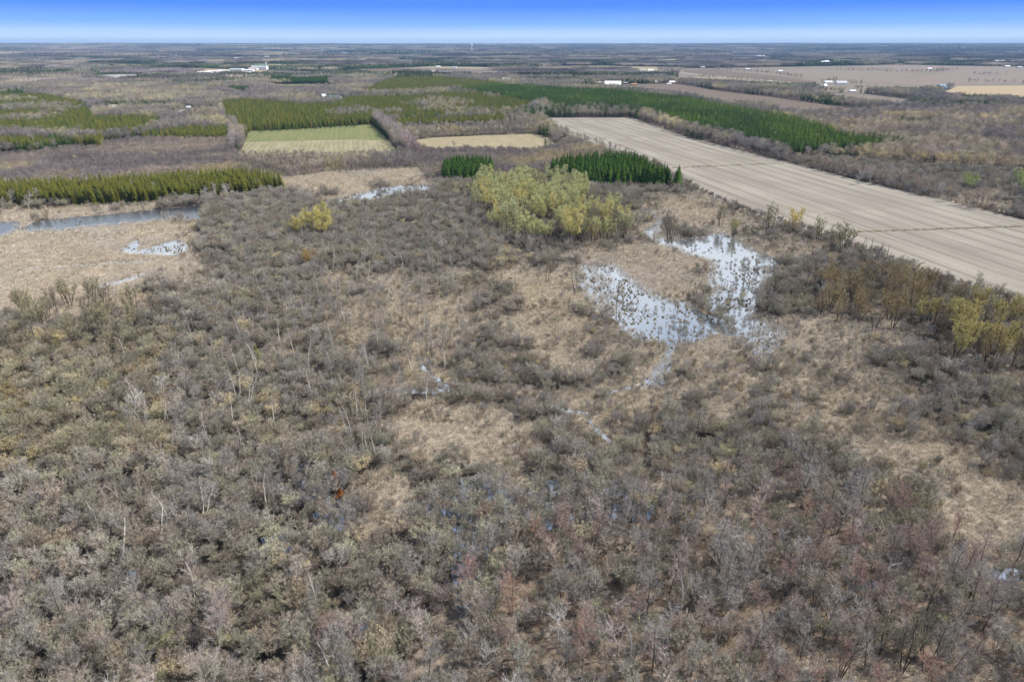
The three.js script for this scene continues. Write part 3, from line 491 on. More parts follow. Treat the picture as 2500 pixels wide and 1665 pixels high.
// single trees that stand out in the photograph
at('bud', 1875, 574, 15.5, { v: 1, label: 'tall many-stemmed budding willow between the pond and the stubble field' });
at('willow', 1938, 567, 12, { v: 0, t: [1.25, 0.95, 0.55], label: 'small tree with a golden yellow crown at the field edge' });
at('bud', 1997, 587, 12.5, { v: 0, t: [1.1, 1.15, 0.95], label: 'wide forked willow just below the end of the field ditch' });
at('bud', 2058, 622, 16, { v: 2, label: 'tallest budding willow at the corner where the two stubble fields meet' });
at('bud', 2030, 612, 12, { v: 3, label: 'slim budding willow beside the tallest one at the field corner' });
at('dark', 1632, 588, 15, { v: 1, t: [1.1, 1.1, 1.15], label: 'clump of bare poplar stems rising from the creek bank' });
at('dark', 1640, 590, 13.5, { v: 3, t: [1.1, 1.1, 1.15], label: 'second bare poplar stem of the clump on the creek bank' });
at('snag', 1694, 573, 9, { label: 'thin bare sapling on the tan bank above the pond inlet' });
at('bud', 1757, 556, 12, { v: 1, t: [0.9, 0.85, 0.9], label: 'dark branched tree on the tan bank behind the pond' });
at('bud', 1791, 578, 10, { v: 2, t: [1.2, 1.25, 0.9], label: 'round bushy willow mirrored in the pond inlet' });
at('dark', 1540, 590, 9, { v: 0, label: 'dark forked tree at the edge of the willow grove by the creek' });
at('bud', 1485, 588, 12, { v: 3, t: [1.15, 1.2, 0.8], label: 'pale green willow standing out in front of the grove' });
at('snag', 1598, 593, 8, { label: 'leafless sapling standing in the creek water' });
at('snag', 1403, 722, 11, { label: 'thin dead tree at the shore of the speckled pond' });
at('snag', 1505, 748, 11, { label: 'dead trunk standing in the speckled pond' });
at('dark', 1335, 690, 11, { v: 1, t: [1.2, 1.15, 1.1], label: 'bare branching tree on the reed flat left of the speckled pond' });
at('snag', 1260, 715, 9, { label: 'thin dead stem alone on the reed flat' });
at('snag', 1668, 818, 8, { label: 'leaning dead tree in the lower end of the speckled pond' });
at('snag', 1612, 868, 8, { label: 'dead snag by the outlet of the speckled pond' });
at('dark', 1660, 838, 7, { v: 2, label: 'crooked dark tree leaning over the lower pond' });
at('grey', 1850, 738, 8, { v: 1, t: [0.75, 0.72, 0.7], label: 'arching grey tree reaching over the pond from its right bank' });
at('dark', 1884, 738, 13, { v: 2, label: 'slender dark tree on the point of reeds at the pond' });
at('snag', 1818, 690, 9, { label: 'bare dead stem among the flooded shrubs of the pond' });
at('snag', 1830, 696, 8, { label: 'second dead stem among the flooded shrubs of the pond' });
for (const [px, py] of [[1966, 705], [2110, 636], [2122, 630], [2100, 628], [2138, 640], [2160, 648]]) at('snag', px, py, 11, { label: 'slender bare pole rising from the shrubs along the stubble field' });
at('dark', 2377, 722, 9, { v: 0, t: [1.6, 1.6, 1.6], label: 'small bare Y-shaped tree against the stubble field' });
at('dark', 2440, 740, 9, { v: 2, t: [1.6, 1.6, 1.6], label: 'bare sapling at the field edge below the Y-shaped tree' });
for (const [px, py, h, v] of [[742, 579, 12, 0], [768, 576, 14, 1], [800, 576, 16, 3], [722, 580, 9, 4], [785, 582, 11, 2]]) at('willow', px, py, h, { v, t: [1.12, 1.05, 0.75], label: 'bright yellow willow of the lone clump among grey shrubs' });
at('bud', 753, 655, 9.5, { v: 2, t: [1.4, 1.05, 0.6], label: 'ochre-brown round tree alone among grey shrubs' });
at('cedar', 821, 1210, 7.6, { v: 1, t: [0.95, 0.36, 0.55], label: 'rust-red dead conifer in the flooded patch', name: 'dead_conifer' });
at('maple', 1420, 1655, 11.5, { v: 0, t: [1.15, 1.0, 0.98], label: 'broad red-budded maple, the pinkest crown by the lower birch' });
for (const [px, py, h] of [[1225, 1600, 8], [2000, 1330, 9], [2240, 1420, 11], [2270, 1370, 10], [2385, 1400, 7], [1960, 1430, 9], [1990, 1430, 10], [1365, 1450, 6], [712, 1450, 6], [1560, 1330, 7], [2100, 1500, 10], [780, 1600, 9]]) at('maple', px, py, h, { label: 'bare maple with a haze of reddish buds in the lower wood' });
for (const [px, py, h, lx, lz, label] of [
  [1657, 1515, 12, 0.02, 0, 'forked white birch pair standing pale against the brown wood'], [1535, 1640, 12, 0.02, 0, 'white birch with a curved trunk beside the pink maple'], [497, 1290, 11, -0.12, 0, 'leaning white birch stem beside a dark gap in the grey shrubs'],
  [303, 1240, 9, 0, 0, 'white birch with a forked top between grey shrubs'], [240, 1300, 9, 0, 0, 'small forked white birch near a dark gap'], [512, 1090, 11, 0, 0, 'two-stemmed white birch with reddish twigs'], [585, 1130, 10, 0, 0, 'straight white birch beside the open reed patch'],
  [300, 1385, 11, -0.4, 0, 'white birch leaning far over at the swamp puddle'], [55, 1180, 10, 0.2, 0, 'white birch bent over in an arch'], [435, 920, 9, -0.3, 0, 'pale fallen-looking birch lying aslant in grey shrubs'], [855, 1070, 10, 0, 0, 'white birch pair at the edge of the bright reed clearing'], [895, 1030, 10, 0, 0, 'white birch above the bright reed clearing'],
  [915, 1130, 9, 0, 0, 'twin white birches beside the lower reed clearing'], [630, 900, 10, 0, 0, 'white snag-topped birch beside a small green cedar'], [818, 1670, 11, 0, 0, 'white birch with a forked crown at the lower wood edge'], [770, 1500, 10, -0.1, 0, 'white birch with two pale leaders'],
]) at('birch', px, py, h, { lx, lz, label });
at('grey', 520, 1180, 8, { v: 0, t: [1.3, 1.3, 1.28], label: 'small silver-white tree with a fan of pale branches' });
at('grey', 330, 1040, 11, { v: 1, t: [1.2, 1.2, 1.2], label: 'tall pale aspen rising out of the grey thicket' });
at('grey', 405, 990, 10, { v: 2, t: [1.1, 1.1, 1.1], label: 'pale aspen with a wide whitish crown in the grey thicket' });
at('cedar', 628, 880, 6, { v: 0, label: 'small green cedar beside a white snag-topped birch' });
for (const [px, py, h, label] of [[2430, 990, 8, 'dark-stemmed bush willow alone in the reed meadow'], [1350, 415, 6, 'yellowish bush at the edge of the spruce stand']]) at('bud', px, py, h, { v: 0, label });
// dark trunks in the lower right wood
for (const [px, py, h] of [[2260, 1640, 10], [2205, 1640, 10], [2050, 1660, 9], [1830, 1670, 8], [2145, 1600, 8], [1985, 1490, 8], [2240, 1610, 9]]) at('dark', px, py, h, { label: 'tall dark-trunked tree in the lower wood beside tan grass' });

for (const [px, py, h, v] of [[1232, 588, 11, 0], [1262, 592, 10, 1], [1300, 594, 12, 2], [1345, 592, 11, 3], [1392, 592, 12, 4], [1440, 588, 11, 5], [1470, 586, 11, 1], [1205, 560, 10, 2]]) at(v % 3 ? 'willow' : 'bud', px, py, h, { v, label: v % 3 ? 'leafy willow with a dark visible trunk at the front of the grove' : 'sparse willow with dark visible stems at the front of the grove' });
// evergreen stands within reach
scatter(380, 1250, 3.1, 1000, (x, z, d, px, py, a, b, c) => {
  const k = standAt(x, z); if (!k || inField(x, z)) return;
  if (k === 'spruce' || k === 'spruceSmall') { if (a < 0.78) put('spruce', x, z, (k === 'spruce' ? 0.85 : 0.72) + 0.35 * b, { t: [[1, 1, 1], [1.15, 1.1, 0.9], [0.85, 0.9, 0.9]][Math.floor(c * 3)] }); }
  if (k === 'cedar') { if (a < 0.85) put(c < 0.03 ? 'grey' : 'cedar', x, z, 0.82 + 0.38 * b, { t: c < 0.03 ? [1, 1, 1] : [[1, 1.02, 1], [1.15, 1.1, 0.9], [0.8, 0.92, 0.95], [1.05, 0.95, 1]][Math.floor(c * 4)] }); }
});
// middle distance: one tree at a time
const farTint = (x, z) => { const n = fbm(x / 90, z / 90, 3, 111), m = fbm(x / 40 + 9, z / 40, 2, 117); const c = mixc([0.82, 0.795, 0.795], [1.10, 1.05, 0.89], smooth(0.42, 0.60, n)); const k = (0.62 + 0.66 * m) * (0.68 + 0.64 * hash(x * 3, z * 3, 6)); return [c[0] * k, c[1] * k, c[2] * k * (m > 0.62 ? 0.8 : 1)]; };
scatter(NEAR * 0.78, 2300, 4.7, 1040, (x, z, d, px, py, a, b, c) => {
  if (inField(x, z) || inYard(x, z)) return;
  let k = standAt(x, z);
  if (!k && d < NEAR) return;
  if (k === 'cedar' || k === 'spruce' || k === 'spruceSmall') { if (d < 1250) return; k = 'olive'; }
  const t = farTint(x, z), n = fbm(x / 120, z / 120, 3, 121);
  if (k === 'olive') { if (n > 0.62 && c < 0.3) put('farbare', x, z, 0.65 + 0.25 * b, { t }); else if (a < 0.97) put('cedar', x, z, 0.68 + 0.3 * b, { t: [[1.15, 1.18, 1.2], [0.85, 1.0, 1.15], [1.5, 1.3, 1.2], [0.6, 0.85, 1.1]][Math.floor(c * 4)] }); return; }
  if (k === 'pine') { if (c < 0.03) put('farbare', x, z, 0.8, { t: [1.2, 1.2, 0.8] }); else put('pine', x, z, 0.85 + 0.4 * b, { t: mixc([1, 1, 1], [1.7, 1.5, 1.15], smooth(0.4, 0.6, fbm(x / 45, z / 45, 2, 123))) }); return; }
  if (k === 'pineDark') { put('pine', x, z, 0.8 + 0.3 * b, { t: [0.85, 0.85, 0.85] }); return; }
  if (k === 'poles') { if (a < 0.9) put('farpole', x, z, 0.75 + 0.4 * b, { t }); return; }
  if (k === 'lowshrub') { if (a < 0.97) put('farshrub', x, z, 0.8 + 0.5 * b, { t: c > 0.985 ? [1.5, 1.45, 0.95] : [t[0] * 0.84, t[1] * 0.81, t[2] * 0.84] }); return; }
  if (a > 0.74) return;
  const ev = smooth(0.56, 0.64, n) * 0.75 + 0.05; if (px > 1900 && py > 270) { const u = 0.9 + 0.5 * hash(x * 5, z * 5, 4); put(c < 0.05 ? 'pine' : 'farbare', x, z, 0.6 + 0.5 * b, { t: c < 0.05 ? [0.9, 0.9, 0.9] : [t[0] * u * 1.0, t[1] * u * 0.97, t[2] * u * 0.95] }); return; }
  if (c < ev) put('pine', x, z, 0.75 + 0.35 * b, { t: [0.9, 0.9, 0.9] }); else put('farbare', x, z, 0.65 + 0.45 * b, { t });
});
scatter(NEAR * 0.78, 1500, 3.3, 1060, (x, z, d, px, py, a, b, c) => { if (standAt(x, z) !== 'lowshrub' && standAt(x, z) !== 'poles') return; if (inField(x, z) || a > 0.8) return; const t = farTint(x, z); put('farshrub', x, z, 0.6 + 0.4 * b, { t: [t[0] * 0.86, t[1] * 0.83, t[2] * 0.86] }); });
scatter(560, 800, 3.4, 1065, (x, z, d, px, py, a, b, c) => { const k = standAt(x, z); if ((k !== 'lowshrub' && k !== 'poles') || inField(x, z) || a > 0.85) return; const t = farTint(x, z); put(k === 'poles' && c < 0.4 ? 'farpole' : 'farshrub', x, z, 0.65 + 0.5 * b, { t: [t[0] * 0.86, t[1] * 0.83, t[2] * 0.86] }); });
// hedgerows and rows of trees along lines
function row(s, step, wide, seed, fn) { const c = pts(s).map((q) => G(q[0], q[1])), R = rng(seed); for (let i = 1; i < c.length; i++) { const a = c[i - 1], b = c[i], l = Math.hypot(b[0] - a[0], b[1] - a[1]), n = Math.max(1, Math.round(l / step)); for (let k = 0; k < n; k++) { const u = (k + R()) / n; fn(lerp(a[0], b[0], u) + (R() - 0.5) * wide, lerp(a[1], b[1], u) + (R() - 0.5) * wide, R); } } }
row('918,297 948,325 990,358 1012,380', 2.0, 10, 11, (x, z, R) => put('farbare', x, z, 0.9 + 0.35 * R(), { t: [0.98, 0.9, 0.9] }));
row('908,303 930,322 948,342', 3.5, 2, 12, (x, z, R) => put('pine', x, z, 0.45 + 0.2 * R(), { t: [0.6, 0.62, 0.6] }));
row('566,300 572,330 577,372', 2.5, 9, 13, (x, z, R) => put('farbare', x, z, 0.65 + 0.25 * R(), { t: [1.0, 0.92, 0.95] }));
row('630,323 760,315 880,308', 5, 3, 14, (x, z, R) => put('pine', x, z, 0.46 + 0.22 * R(), { t: [1.25, 1.6, 1.25], must: 1, label: 'young bright green pine in the row at the far end of the hay field' }));
row('1353,286 1543,286 1677,333 1800,363 1932,396', 3.2, 16, 15, (x, z, R) => { if (!inField(x, z)) put('farbare', x, z, 0.6 + 0.3 * R(), { t: [0.8, 0.74, 0.78] }); });
row('1932,396 2075,433 2259,476 2412,512', 3.2, 18, 16, (x, z, R) => { if (!inField(x, z)) put('farbare', x, z, 0.7 + 0.35 * R(), { t: [0.95, 0.84, 0.76] }); });
row('1353,286 1543,286 1677,333 1800,363 1932,396 2075,433 2259,476 2412,512 2500,533', 2.6, 8, 17, (x, z, R) => { if (!inField(x, z)) put('farshrub', x, z, 0.6 + 0.4 * R(), { t: [0.6, 0.48, 0.5] }); });
row('1390,336 1440,352 1494,373 1540,388', 4, 6, 18, (x, z, R) => put('farpole', x, z, 0.6 + 0.4 * R(), { t: [0.8, 0.78, 0.78] }));
row('1653,440 1705,468 1760,494 1846,527 1971,568 2014,576 2075,605 2183,647 2259,676 2382,715 2500,754', 2.4, 5, 19, (x, z, R) => put('shrub', x, z, 0.55 + 0.3 * R(), { t: [0.66, 0.56, 0.56] }));
row('1650,205 1760,222 1900,240 2005,262', 9, 6, 20, (x, z, R) => put('farbare', x, z, 0.5 + 0.3 * R(), { t: [0.85, 0.76, 0.78] }));
for (const [line, wide, seed, k] of [['2000,207 2040,200 2075,202', 22, 41, 'farbare'], ['2085,222 2130,220 2190,224 2232,230', 30, 42, 'farbare'], ['2075,203 2110,203', 14, 43, 'pine'], ['2245,222 2275,222', 10, 44, 'pine'], ['1745,170 1830,177 1900,183 1960,192', 8, 45, 'farbare'], ['2030,172 2110,174 2160,173', 60, 46, 'farbare'], ['2160,177 2260,178 2330,172', 60, 47, 'farbare'], ['2380,184 2450,184', 50, 48, 'farbare'], ['2360,202 2500,207 2700,210', 16, 49, 'farbare'], ['1660,199 1760,204 1880,210 1990,212', 24, 50, 'farbare'], ['1700,190 1800,196 1900,203', 50, 51, 'farbare']]) row(line, wide > 40 ? 5 : 7, wide, seed, (x, z, R) => { if (!inYard(x, z)) put(k, x, z, 0.55 + 0.5 * R(), { t: k === 'pine' ? [0.9, 0.9, 0.9] : farTint(x, z) }); });
row('2010,248 2085,258 2165,266', 6, 5, 21, (x, z, R) => put('farbare', x, z, 0.5 + 0.3 * R(), { t: [0.85, 0.76, 0.78] }));
for (const [px, py, h, k] of [[2095, 450, 12, 'grey'], [2125, 447, 14, 'grey'], [2150, 448, 15, 'grey'], [2175, 452, 14, 'grey'], [2200, 455, 13, 'grey'], [2285, 480, 11, 'grey'], [2300, 482, 11, 'grey'], [2330, 485, 9, 'grey']]) at(k, px, py, h, { t: [1.05, 1.05, 1.0], label: 'pale aspen in the wood edge across the stubble field' });
for (const [px, py, h] of [[2365, 470, 12], [2490, 465, 13], [2500, 480, 12]]) at('willow', px, py, h, { t: [0.75, 0.85, 0.6], label: 'green-leafed willow in the brown wood across the stubble field' });
for (const [px, py, h] of [[70, 515, 12], [95, 500, 11], [30, 505, 11], [500, 492, 10], [560, 488, 11], [640, 484, 9], [665, 480, 8], [120, 470, 9], [15, 470, 10]]) at('grey', px, py, h, { t: [1.15, 1.13, 1.1], label: 'white-stemmed bare tree at the edge of the cedar stand' });

// ------------------------------------------------------------------ build the plants: the ones that show largest as things, the rest of a kind as one mass
const INFO = {
  shrub: ['bare_shrub', 'leafless grey-brown shrub in the swamp thicket', 'shrub', 'leafless shrubs of the swamp', 'grey mass of leafless shrubs over the marsh', 300, 1],
  olive: ['budding_shrub', 'olive-tinted budding shrub in the swamp thicket', 'shrub', 'budding shrubs of the swamp', 'olive mass of budding shrubs over the marsh', 200, 1],
  bare: ['bare_tree', 'leafless grey-brown tree in the lower wood', 'tree', 'leafless trees of the lower wood', 'rest of the leafless trees over the swamp', 230, 1],
  maple: ['maple_tree', 'bare maple with a haze of reddish buds in the lower wood', 'tree', 'red-budded maples', 'rest of the red-budded maples', 120, 1],
  birch: ['birch_tree', 'slim white-stemmed birch in the grey shrub thicket', 'tree', 'white birches of the thicket', 'rest of the white birches', 160, 1],
  grey: ['aspen_tree', 'pale grey-stemmed aspen without leaves above the thicket', 'tree', 'pale aspens of the thicket', 'rest of the pale aspens', 160, 1],
  willow: ['willow_tree', 'yellow-green budding willow in a dense grove', 'tree', 'yellow-green willows', 'rest of the yellow-green willows', 200, 1],
  bud: ['budding_willow', 'dark-stemmed willow with sparse olive buds', 'tree', 'sparsely budding willows', 'rest of the sparsely budding willows', 120, 1],
  dark: ['dark_tree', 'dark-stemmed bare tree among brown shrubs', 'tree', 'dark-stemmed bare trees', 'rest of the dark-stemmed trees', 120, 1],
  snag: ['dead_tree', 'thin dead tree', 'tree', 'dead trees', 'rest of the dead trees', 60, 1],
  spruce: ['spruce_tree', 'deep green spruce in the small stand behind the willows', 'tree', 'spruces of the small stand', 'rest of the spruces', 300, 0],
  cedar: ['cedar_tree', 'olive-yellow cedar in the stand along the long pond', 'tree', 'cedars of the stand along the long pond', 'olive-brown conifer woods in the middle distance', 300, 0],
  pine: ['pine_tree', 'green plantation pine beside the stubble field', 'tree', 'pines of the plantation', 'green pine plantation and dark conifer groves', 300, 0],
  farbare: ['woodland_tree', 'leafless brown-grey tree of the wood across the stubble field', 'tree', 'leafless trees of the far wood', 'leafless woods in the middle distance', 280, 0],
  farpole: ['young_tree', 'slender leafless young tree in the belt below the hay field', 'tree', 'young trees below the hay field', 'belts of slender leafless young trees', 200, 0],
  farshrub: ['thicket_shrub', 'purplish leafless shrub in the thicket around the middle meadow', 'shrub', 'purplish shrubs of the middle thicket', 'purple-grey thicket of leafless shrubs', 200, 0],
};
// what a plant stands beside, so that its label can say so
const MARKS = [[820, 1190, 'beside the rust-red dead conifer'], [1657, 1500, 'around the forked white birch pair'], [1420, 1630, 'around the broad pink maple'], [520, 1180, 'near the silver-white fan-branched tree'], [55, 1180, 'near the arched white birch'], [325, 1402, 'by the small blue puddle'], [1140, 1360, 'on the flooded swamp floor'], [1440, 1230, 'at the flooded hollow by the sedge bank'], [920, 1250, 'round the lower reed clearing'], [1130, 1060, 'round the bright reed clearing'], [2440, 1260, 'beside the brightest patch of pale grass'], [2080, 1640, 'over the tan grass of the lower wood'], [2440, 1400, 'behind the grey pool of the lower wood'], [2140, 1432, 'at the pool between tall trunks'], [910, 1545, 'by the dark puddle among bare trees'], [1535, 1640, 'near the birch with the curved trunk'], [1020, 930, 'at the creek in orange sedges'], [1560, 760, 'at the tussock-speckled pond'], [1950, 900, 'in the reed meadow below the pond'], [497, 1280, 'near the leaning white birch stem'], [690, 1340, 'at the puddle by pale budding bushes'], [240, 1300, 'near the small forked birch'], [170, 975, 'by the small reed gap in the olive thicket'], [740, 1060, 'round the small reed opening among birches'], [1850, 690, 'by the flooded shrubs of the pond'], [1500, 1090, 'along the winding hidden creek'], [780, 1500, 'near the birch with two pale leaders'], [60, 1550, 'in the pale-stemmed corner of the wood'], [450, 1560, 'in the dense thicket of the lower wood'], [1830, 1560, 'on the brown leaf litter of the lower wood'], [2300, 1560, 'among the tall dark trunks on leaf litter'], [1250, 1560, 'between the puddles and the pink maple'],
  [1300, 500, 'in the heart of the willow grove'], [1200, 470, 'at the marsh end of the willow grove'], [1440, 480, 'on the spruce side of the willow grove'], [1350, 590, 'on the reed side of the willow grove'], [1485, 580, 'at the creek end of the willow grove'], [200, 790, 'in the dark-stemmed clump by the tan marsh'], [2100, 740, 'in the hedge thicket below the stubble field'], [2360, 800, 'in the yellow-green clump below the stubble field'],
  [480, 490, 'at the dark end of the long pond'], [250, 505, 'along the middle of the long pond'], [40, 510, 'by the reed spit of the long pond'], [650, 475, 'at the pale wet meadow'], [350, 450, 'along the purple thicket'], [1400, 430, 'behind the willow grove'], [1500, 458, 'over the dark shrub edge'], [1620, 445, 'at the stubble field side'], [1140, 440, 'of the small dark clump'], [1560, 395, 'along the stubble field'],
  [1700, 325, 'at the bend of the stubble field edge'], [1850, 365, 'at the middle of the stubble field edge'], [2000, 380, 'above the crossing ditch'], [2150, 370, 'at the tapering end of the plantation'], [1450, 272, 'at the far end of the stubble field'], [2150, 470, 'behind the pale aspens'], [2300, 480, 'behind the field edge by pale aspens'], [2450, 480, 'by the green-leafed willows'], [2380, 520, 'round the tan clearing across the field'], [2000, 410, 'where the field ditch ends'], [1980, 330, 'behind the dark tip of the plantation'],
  [650, 400, 'below the straw half of the hay field'], [800, 410, 'behind the pale wet meadow'], [960, 395, 'at the hay field corner'], [1150, 315, 'in front of the yellow cedar strip'], [1280, 315, 'behind the straw meadow'], [1100, 390, 'round the small spruce clump'], [1300, 400, 'between the straw meadow and the spruces'], [450, 400, 'between the cedar strips'], [150, 420, 'behind the long cedar stand']];
const WOOD = { bare: 'tree', maple: 'red-budded maple', birch: 'white-stemmed birch', grey: 'pale aspen', willow: 'yellow-green willow', bud: 'sparsely budding willow', dark: 'dark-stemmed tree', snag: 'dead tree', shrub: 'leafless shrub', olive: 'budding shrub', spruce: 'deep green spruce', cedar: 'olive-yellow cedar', pine: 'green plantation pine', farbare: 'leafless woodland tree', farpole: 'leafless young tree', farshrub: 'leafless thicket shrub' };
function describe(kind, q, typical) {
  const [px, py] = pix(q.x, q.z); let best = '', bd = 1e9; for (const [mx, my, t] of MARKS) { const [a, b] = G(mx, my), d = Math.hypot(a - q.x, b - q.z); if (d < bd) { bd = d; best = t; } }
  const size = q.s > typical * 1.18 ? 'tall' : q.s < typical * 0.84 ? 'small' : 'middling', l = (q.t[0] + q.t[1] + q.t[2]) / 3, warm = q.t[0] - q.t[2];
  const tone = ['shrub', 'bare', 'farbare', 'farshrub', 'farpole'].includes(kind) ? (warm > 0.19 ? 'brown ' : l > 1.05 ? 'pale grey ' : l < 0.82 ? 'dark grey ' : 'grey-brown ') : l > 1.08 ? 'pale ' : l < 0.85 ? 'dull ' : '';
  return `${size} ${tone}${WOOD[kind]} ${best}`;
}
const M4 = new THREE.Matrix4(), Q4 = new THREE.Quaternion(), E = new THREE.Euler(), V = new THREE.Vector3(), S3 = new THREE.Vector3(), COL = new THREE.Color();
function mass(name, geo, list, label, cat) {
  if (!list.length) return; const m = new THREE.InstancedMesh(geo, WHITE, list.length);
  list.forEach((q, i) => { E.set(q.lx || 0, q.r, q.lz || 0); M4.compose(V.set(q.x, q.y || 0, q.z), Q4.setFromEuler(E), S3.set(q.s, q.s * (q.sy || 1), q.s)); m.setMatrixAt(i, M4); m.setColorAt(i, COL.setRGB(...q.t)); });
  return tag(add(m, name), label, cat, null, 'stuff');
}
for (const [kind, [name, label, cat, group, massLabel, most, parts]] of Object.entries(INFO)) {
  const list = placed[kind] || [], protos = PROTO[kind];
  for (const q of list) { const [px, py] = pix(q.x, q.z); q.seen = px > -20 && px < PW + 20 && py < PH + 60; }
  const order = list.slice().sort((a, b) => (b.must ? 1 : 0) - (a.must ? 1 : 0) || (b.seen ? 1 : 0) - (a.seen ? 1 : 0) || a.d - b.d);
  const own = order.slice(0, most).filter((q) => q.seen || q.must), rest = order.slice(own.length);
  const typical = own.reduce((a, q) => a + q.s, 0) / Math.max(1, own.length), named = {};
  for (const q of own) { q.tag = q.label || describe(kind, q, typical); named[q.tag] = (named[q.tag] || 0) + 1; }
  for (const q of own) {
    const p = protos[q.v % protos.length], t = q.t.map((v) => Math.round(v * 8) / 8), m = plantMat(t); let o;
    if (parts) {
      o = new THREE.Group(); const a = new THREE.Mesh(p.trunk, m), b = new THREE.Mesh(p.crown, m);
      a.name = kind === 'shrub' || kind === 'olive' ? 'stems' : 'trunk'; b.name = kind === 'shrub' || kind === 'olive' ? 'twigs' : 'crown'; o.add(a, b);
    } else o = new THREE.Mesh(p.all, m);
    o.position.set(q.x, q.y, q.z); o.rotation.set(q.lx, q.r, q.lz); o.scale.set(q.s, q.s * q.sy, q.s);
    tag(add(o, q.name || name), q.tag, q.cat || cat, named[q.tag] > 1 ? `${group}: ${q.tag}` : group);
  }
  protos.forEach((p, v) => mass(name + '_thicket', p.all, rest.filter((q) => q.v % protos.length === v), massLabel, cat === 'tree' ? 'woodland' : 'thicket'));
}

// ------------------------------------------------------------------ reeds, sedges and tussocks
{
  const tufts = many(4, (i) => reedTuft(700 + i, {})), sedge = many(3, (i) => reedTuft(710 + i, { n: 40, H: 0.8, r: 0.8, w: 0.045, k: [0.27, 0.22, 0.155], k2: [0.19, 0.15, 0.11], tilt: 0.8 }));
  const L = many(4, () => []), Sg = many(3, () => []), Hm = [];
  const reedAt = (cell, d0, d1, seed, size) => scatter(d0, d1, cell, seed, (x, z, d, px, py, a, b, c) => {
    if (inField(x, z) || standAt(x, z)) return;
    const w = inWater(x, z); if (w && !(w === 2 && a < 0.6 * (1 - smooth(1395, 1500, px - (py - 640) * 0.45)) + 0.12 * smooth(820, 860, py)) && !(w === 1 && py > 790 && a < 0.4) && !(w < 4 && a < 0.55 && shore(x, z, 2 + 5 * fbm(x / 11, z / 11, 2, 83)))) return;
    const o = openness(x, z, px, py) + (marshEnd(x, z) ? 1 : 0) + (fbm(x / 6, z / 6, 2, 77) - 0.5) * 0.5;
    const k = 0.8 + 0.4 * fbm(x / 8, z / 8, 2, 79), warm = fbm(x / 30, z / 30, 2, 87), t = [k * (0.99 + 0.08 * warm), k, k * (1.10 - 0.20 * warm)];
    if (a < smooth(0.05, 0.55, o) * 0.86) L[Math.floor(c * 3.99)].push({ x, z, s: size * (0.75 + 0.5 * b), r: b * 50, t });
    else if (c < 0.55 * smooth(-0.75, 0.1, o) || (py > 1280 && px > 1150 && c < 0.8)) Sg[Math.floor(b * 2.99)].push({ x, z, s: size * (0.7 + 0.5 * b), r: b * 50, t: tallZone(x, z) ? [k * 1.6, k * 1.48, k * 1.42] : [k * 1.1, k * 1.1, k * 1.1] });
  });
  reedAt(1.15, 70, 260, 1200, 1.0); reedAt(1.7, 260, 430, 1210, 1.35); reedAt(2.6, 430, NEAR, 1220, 1.9);
  tufts.forEach((g, i) => mass('reed_bed', g, L[i], 'pale tan beds of dead cattail reeds', 'reeds'));
  sedge.forEach((g, i) => mass('sedge_floor', g, Sg[i], 'brown dead sedge and litter under the shrubs', 'sedge'));
  scatter(90, 640, 1.45, 1240, (x, z, d, px, py, a, b, c) => {
    const w = inWater(x, z); if (!w || w === 4 && px > 200 || w === 5) return;
    const n = fbm(x / 9, z / 9, 3, 97); let dens = smooth(0.46, 0.57, n) * 0.95 + 0.02;
    if (w === 1) dens *= py < 640 ? 0.16 : 1; if (w === 2) dens = dens * (px < 1560 ? 1.1 : 0.7) + 0.55 * (1 - smooth(1400, 1530, px - (py - 640) * 0.35)) + 0.3 * smooth(830, 900, py); if (w === 4) dens *= 0.5; if (w >= 8) dens *= 0.6;
    if (a < dens) Hm.push({ x, z, y: 0.02, s: 0.25 + 0.95 * b * b, r: c * 6.28, t: [0.8 + 1.5 * c * c, 0.8 + 1.35 * c * c, 0.8 + 1.1 * c * c] });
  });
  many(3, (i) => mass('tussock_field', hummock(730 + i), Hm.filter((_, k) => k % 3 === i), 'dark sedge tussocks standing in the shallow ponds', 'tussocks'));
}

